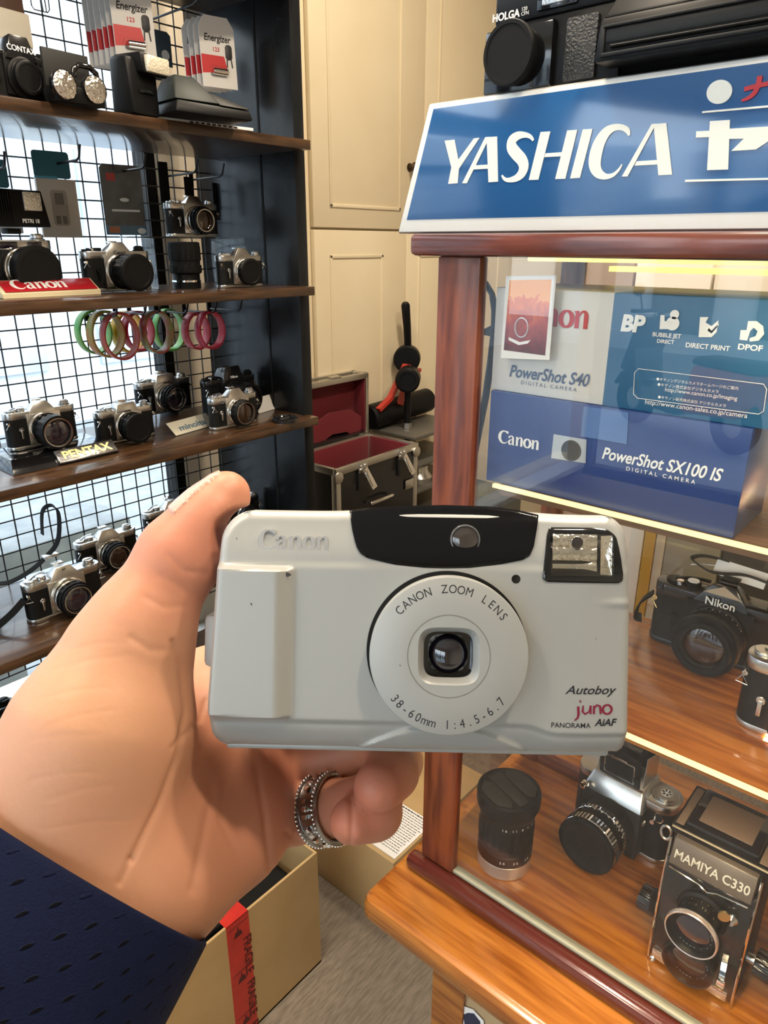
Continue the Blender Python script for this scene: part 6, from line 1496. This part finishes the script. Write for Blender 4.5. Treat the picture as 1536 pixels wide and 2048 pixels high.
g_ += groove([(262, 1275), (300, 1300), (345, 1300)], .0005, 8)
g_ += groove([(702, 1600), (704, 1640), (700, 1690)], .0010, 5, 0, .245)
g_ += groove([(608, 1690), (575, 1665)], .0008, 7)
for k, (x0, y0, x1, y1) in enumerate([(70, 1400, 215, 1375), (95, 1450, 230, 1420), (60, 1480, 200, 1470), (110, 1340, 260, 1310), (60, 1560, 190, 1545), (95, 1600, 230, 1570), (85, 1660, 270, 1640), (140, 1300, 250, 1285)]):
    g_ += groove([(x0, y0), ((x0 + x1) / 2, (y0 + y1) / 2 - 6), (x1, y1)], .00010, 5)
V2 = V - NV * (g_ * .55)[:, None]
Wc = (RM @ np.stack([V2[:, 0], -V2[:, 1], V2[:, 2]])).T
who = thing('person', 'person holding the silver compact camera up in the left hand, wearing a navy sleeve', 'person', (0, 0, 0))
Wc = Wc + np.array([0, 0, E]); me2.vertices.foreach_set('co', Wc.ravel())
me2.flip_normals() if False else None
me2.name = 'hand'
bl = me2.attributes.new('blush', 'FLOAT', 'POINT'); B_ = np.zeros(nv)
for c_, r_, s_ in (((757, 1580, .222), .016, .9), ((704, 1640, .224), .013, .4), ((440, 1000, .222), .030, .65), ((590, 1600, .25), .03, .45), ((345, 1130, .215), .020, .5), ((420, 1500, .245), .05, .35), ((330, 1720, .22), .05, .28)):
    B_ += s_ * np.exp(-(((V - HC(*c_)) ** 2).sum(1)) / r_ ** 2)
bl.data.foreach_set('value', np.clip(B_, 0, 1).astype(np.float32))
me2.polygons.foreach_set('use_smooth', [True] * len(me2.polygons)); me2.update()
def skin(name):
    m = mat(name, (.60, .33, .20), .46, spec=.4, sss=.15, bump=(520, .10, .0006)); nt = m.node_tree; b = nt.nodes['Principled BSDF']
    at_ = nt.nodes.new('ShaderNodeAttribute'); at_.attribute_name = 'blush'; tc = nt.nodes['Texture Coordinate']
    n = nt.nodes.new('ShaderNodeTexNoise'); n.inputs['Scale'].default_value = 55; n.inputs['Detail'].default_value = 4; nt.links.new(tc.outputs['Object'], n.inputs[0])
    r = nt.nodes.new('ShaderNodeValToRGB'); r.color_ramp.elements[0].position = .3; r.color_ramp.elements[1].position = .75
    r.color_ramp.elements[0].color = (.54, .295, .165, 1); r.color_ramp.elements[1].color = (.575, .292, .172, 1); nt.links.new(n.outputs[0], r.inputs[0])
    x = nt.nodes.new('ShaderNodeMix'); x.data_type = 'RGBA'; nt.links.new(at_.outputs['Fac'], x.inputs[0]); nt.links.new(r.outputs[0], x.inputs[6]); x.inputs[7].default_value = (.59, .215, .135, 1)
    nt.links.new(x.outputs[2], b.inputs['Base Color']); return m
K['skin'] = skin('skin'); me2.materials.clear(); me2.materials.append(K['skin'])
ho_ = bpy.data.objects.new('hand', me2); COL.objects.link(ho_); ho_.parent = who
# thumbnail: the plate grows from the hand's own surface
tipc = HC(432, 1012, .2225); axd = HC(453, 989, .2225) - HC(400, 1062, .221); axd /= np.linalg.norm(axd); axd[2] *= .3
nd = np.array([-.66, .60, .02]); nd /= np.linalg.norm(nd)
qd = V - tipc; al = qd @ axd
selv = (al > -.0085) & (al < .0095) & (NV @ nd > .60) & (np.linalg.norm(qd, axis=1) < .017)
F_ = np.array([list(p.vertices) for p in me2.polygons if len(p.vertices) == 4]); fsel = F_[selv[F_].all(1)]
if len(fsel):
    used = np.unique(fsel); rm_ = {int(v): i for i, v in enumerate(used)}
    edge = {}
    for q in fsel:
        for a, b in zip(q, np.roll(q, -1)): edge[(int(a), int(b))] = edge.get((int(a), int(b)), 0) + 1
    rim = {a for (a, b) in edge if (b, a) not in edge} | {b for (a, b) in edge if (b, a) not in edge}
    NVw = (RM @ np.stack([NV[:, 0], -NV[:, 1], NV[:, 2]])).T
    vv = [tuple(Wc[v] + NVw[v] * (.0005 if int(v) not in rim else .0000)) for v in used]
    nb_ = MB().add(vv, [[rm_[int(v)] for v in q] for q in fsel]); nb_.build('thumbnail', mat('nail', (.66, .36, .27), .28, coat=.4), who, 180, label='pale pink thumbnail')
# the ring: dark band with beaded rims and raised ornaments
rc = Vector(toW(HC(655, 1618, .2520))) + Vector((0, 0, E)); ra_ = Vector(toW(HC(700, 1611, .2460) - HC(590, 1625, .2600))).normalized()
rz_ = ra_; ry_ = Vector((0, 0, 1)); ry_ = (ry_ - rz_ * ry_.dot(rz_)).normalized(); rx_ = ry_.cross(rz_)
RGM = Matrix(((rx_.x, ry_.x, rz_.x, rc.x), (rx_.y, ry_.y, rz_.y, rc.y), (rx_.z, ry_.z, rz_.z, rc.z), (0, 0, 0, 1)))
r0 = .0116
q = MB().lathe([(.0108, -.0048), (r0, -.0050), (r0 + .0006, -.0046), (r0 + .0006, -.0032), (r0, -.0030), (r0 - .0001, -.0028), (r0 - .0001, .0028), (r0, .0030), (r0 + .0006, .0032), (r0 + .0006, .0046), (r0, .0050), (.0108, .0048), (.0108, -.0048)], 72, RGM)
rb = q.build('ring', mat('tarnished_silver', (.34, .33, .32), .25, 1, bump=(500, .3, .0004)), who, label='wide silver ring with beaded rims on the finger')
q = MB()
for i in range(52):
    a = 2 * PI * i / 52
    for zz in (-.0039, .0039): q.lathe([(0, -.0004), (.00032, -.00025), (.00045, 0), (.00032, .00025), (0, .0004)], 8, RGM @ T((r0 + .00065) * math.cos(a), (r0 + .00065) * math.sin(a), zz))
q.build('beads', K['bright'], rb)
q = MB()
for i in range(8):
    A2 = RGM @ RZ(i * 45 + 8)
    q.lathe([(0, .0008), (.0008, .0006), (.0012, 0), (.0012, -.0006)], 14, A2 @ T(r0 + .0002, 0, 0) @ RY(90))
    for s in (-1, 1): q.hexa([(r0 - .0002, .0018, -.0012 * 1), (r0 - .0002, .0018, .0012), (r0 - .0002, .0034, .0004), (r0 - .0002, .0034, -.0004)], [(r0 + .0007, .0019, -.0010), (r0 + .0007, .0019, .0010), (r0 + .0006, .0032, .0003), (r0 + .0006, .0032, -.0003)], A2 @ RZ(0 if s > 0 else 0) @ Matrix.Diagonal((1, s, 1, 1)))
q.build('ornaments', K['bright'], rb)
# sleeve: a loose perforated tube that starts at the wrist
NS, NC = 90, 128; vs = []; uv = []
Ls = .20
prof = [(.012, -.0022), (.004, -.0020), (.0005, -.0014), (.0, -.0006), (.0006, .0)] + [(.001 + Ls * (i / NS) ** 1.1, .0) for i in range(1, NS + 1)]
for s, off in prof:
    for j in range(NC):
        a = 2 * PI * j / NC
        wr = (.0012 * math.sin(3 * a + 40 * s) + .0010 * math.sin(5 * a - 75 * s + 1.3)) * min(1, s / .04) + .0009 * math.sin(2 * a + .6)
        ru = .0492 + off + wr + .030 * s; rw = .0320 + off + wr + .03 * s
        p = c0_ + axs * s + e1 * ru * math.cos(a) + e2 * rw * math.sin(a); vs.append(tuple(toW(p) + np.array([0, 0, E]))); 
NP = len(prof); fs = []
for i in range(NP - 1):
    for j in range(NC): j2 = (j + 1) % NC; fs.append([i * NC + j, i * NC + j2, (i + 1) * NC + j2, (i + 1) * NC + j])
sl_ = MB().add(vs, fs); so = sl_.build('sleeve', [], who, 180, label='navy perforated sleeve')
ul = so.data.uv_layers.new(name='cloth'); 
for p in so.data.polygons:
    for li, vi in zip(p.loop_indices, p.vertices):
        i, j = divmod(vi, NC); 
        jj = NC if (j == 0 and any((v % NC) == NC - 1 for v in p.vertices)) else j
        ul.data[li].uv = (jj / NC * .22, prof[i][0] if i > 4 else -.001)
ml = mat('navy_mesh_cloth', (.0055, .0085, .030), .85, spec=.12, bump=(1500, .5, .0005)); nt = ml.node_tree; b = nt.nodes['Principled BSDF']; b.inputs['Sheen Weight'].default_value = .02; b.inputs['Sheen Roughness'].default_value = .4
uvn = nt.nodes.new('ShaderNodeUVMap'); uvn.uv_map = 'cloth'
def mth(op, a, bv=None, c=None):
    n = nt.nodes.new('ShaderNodeMath'); n.operation = op
    for i, v in enumerate((a, bv, c)):
        if v is None: continue
        if hasattr(v, 'is_linked') or hasattr(v, 'links'): nt.links.new(v, n.inputs[i])
        else: n.inputs[i].default_value = v
    return n.outputs[0]
sp = nt.nodes.new('ShaderNodeSeparateXYZ'); nt.links.new(uvn.outputs[0], sp.inputs[0])
PX2, PY2 = .0078, .0050
yv = mth('MULTIPLY', sp.outputs[1], 1 / PY2); row = mth('FLOOR', yv); fy = mth('SUBTRACT', mth('FRACT', yv), .5)
half = mth('MULTIPLY', mth('FRACT', mth('MULTIPLY', row, .5)), 1.0)
xv = mth('ADD', mth('MULTIPLY', sp.outputs[0], 1 / PX2), half); fx = mth('SUBTRACT', mth('FRACT', xv), .5)
gx = mth('ADD', mth('MULTIPLY', fx, PX2), mth('MULTIPLY', mth('MULTIPLY', fy, PY2), .5)); gy = mth('MULTIPLY', fy, PY2)
dd = mth('ADD', mth('POWER', mth('ABSOLUTE', mth('MULTIPLY', gx, 1 / .00038)), 2.0), mth('POWER', mth('ABSOLUTE', mth('MULTIPLY', gy, 1 / .00105)), 2.0))
hole = mth('LESS_THAN', dd, 1.0); hole = mth('MULTIPLY', hole, mth('GREATER_THAN', sp.outputs[1], .004))
mx = nt.nodes.new('ShaderNodeMix'); mx.data_type = 'RGBA'; nt.links.new(hole, mx.inputs[0]); mx.inputs[6].default_value = (.0055, .0085, .030, 1); mx.inputs[7].default_value = (.001, .001, .003, 1)
nt.links.new(mx.outputs[2], b.inputs['Base Color'])
bp2 = nt.nodes.new('ShaderNodeBump'); bp2.invert = True; bp2.inputs['Strength'].default_value = .7; bp2.inputs['Distance'].default_value = .0012
sm_ = nt.nodes.new('ShaderNodeMapRange'); sm_.interpolation_type = 'SMOOTHSTEP'; sm_.inputs[1].default_value = 2.2; sm_.inputs[2].default_value = .6; nt.links.new(dd, sm_.inputs[0])
nt.links.new(sm_.outputs[0], bp2.inputs['Height']); 
old = [l for l in nt.links if l.to_socket == b.inputs['Normal']][0].from_socket
nt.links.new(old, bp2.inputs['Normal']); nt.links.new(bp2.outputs[0], b.inputs['Normal'])
so.data.materials.append(ml)
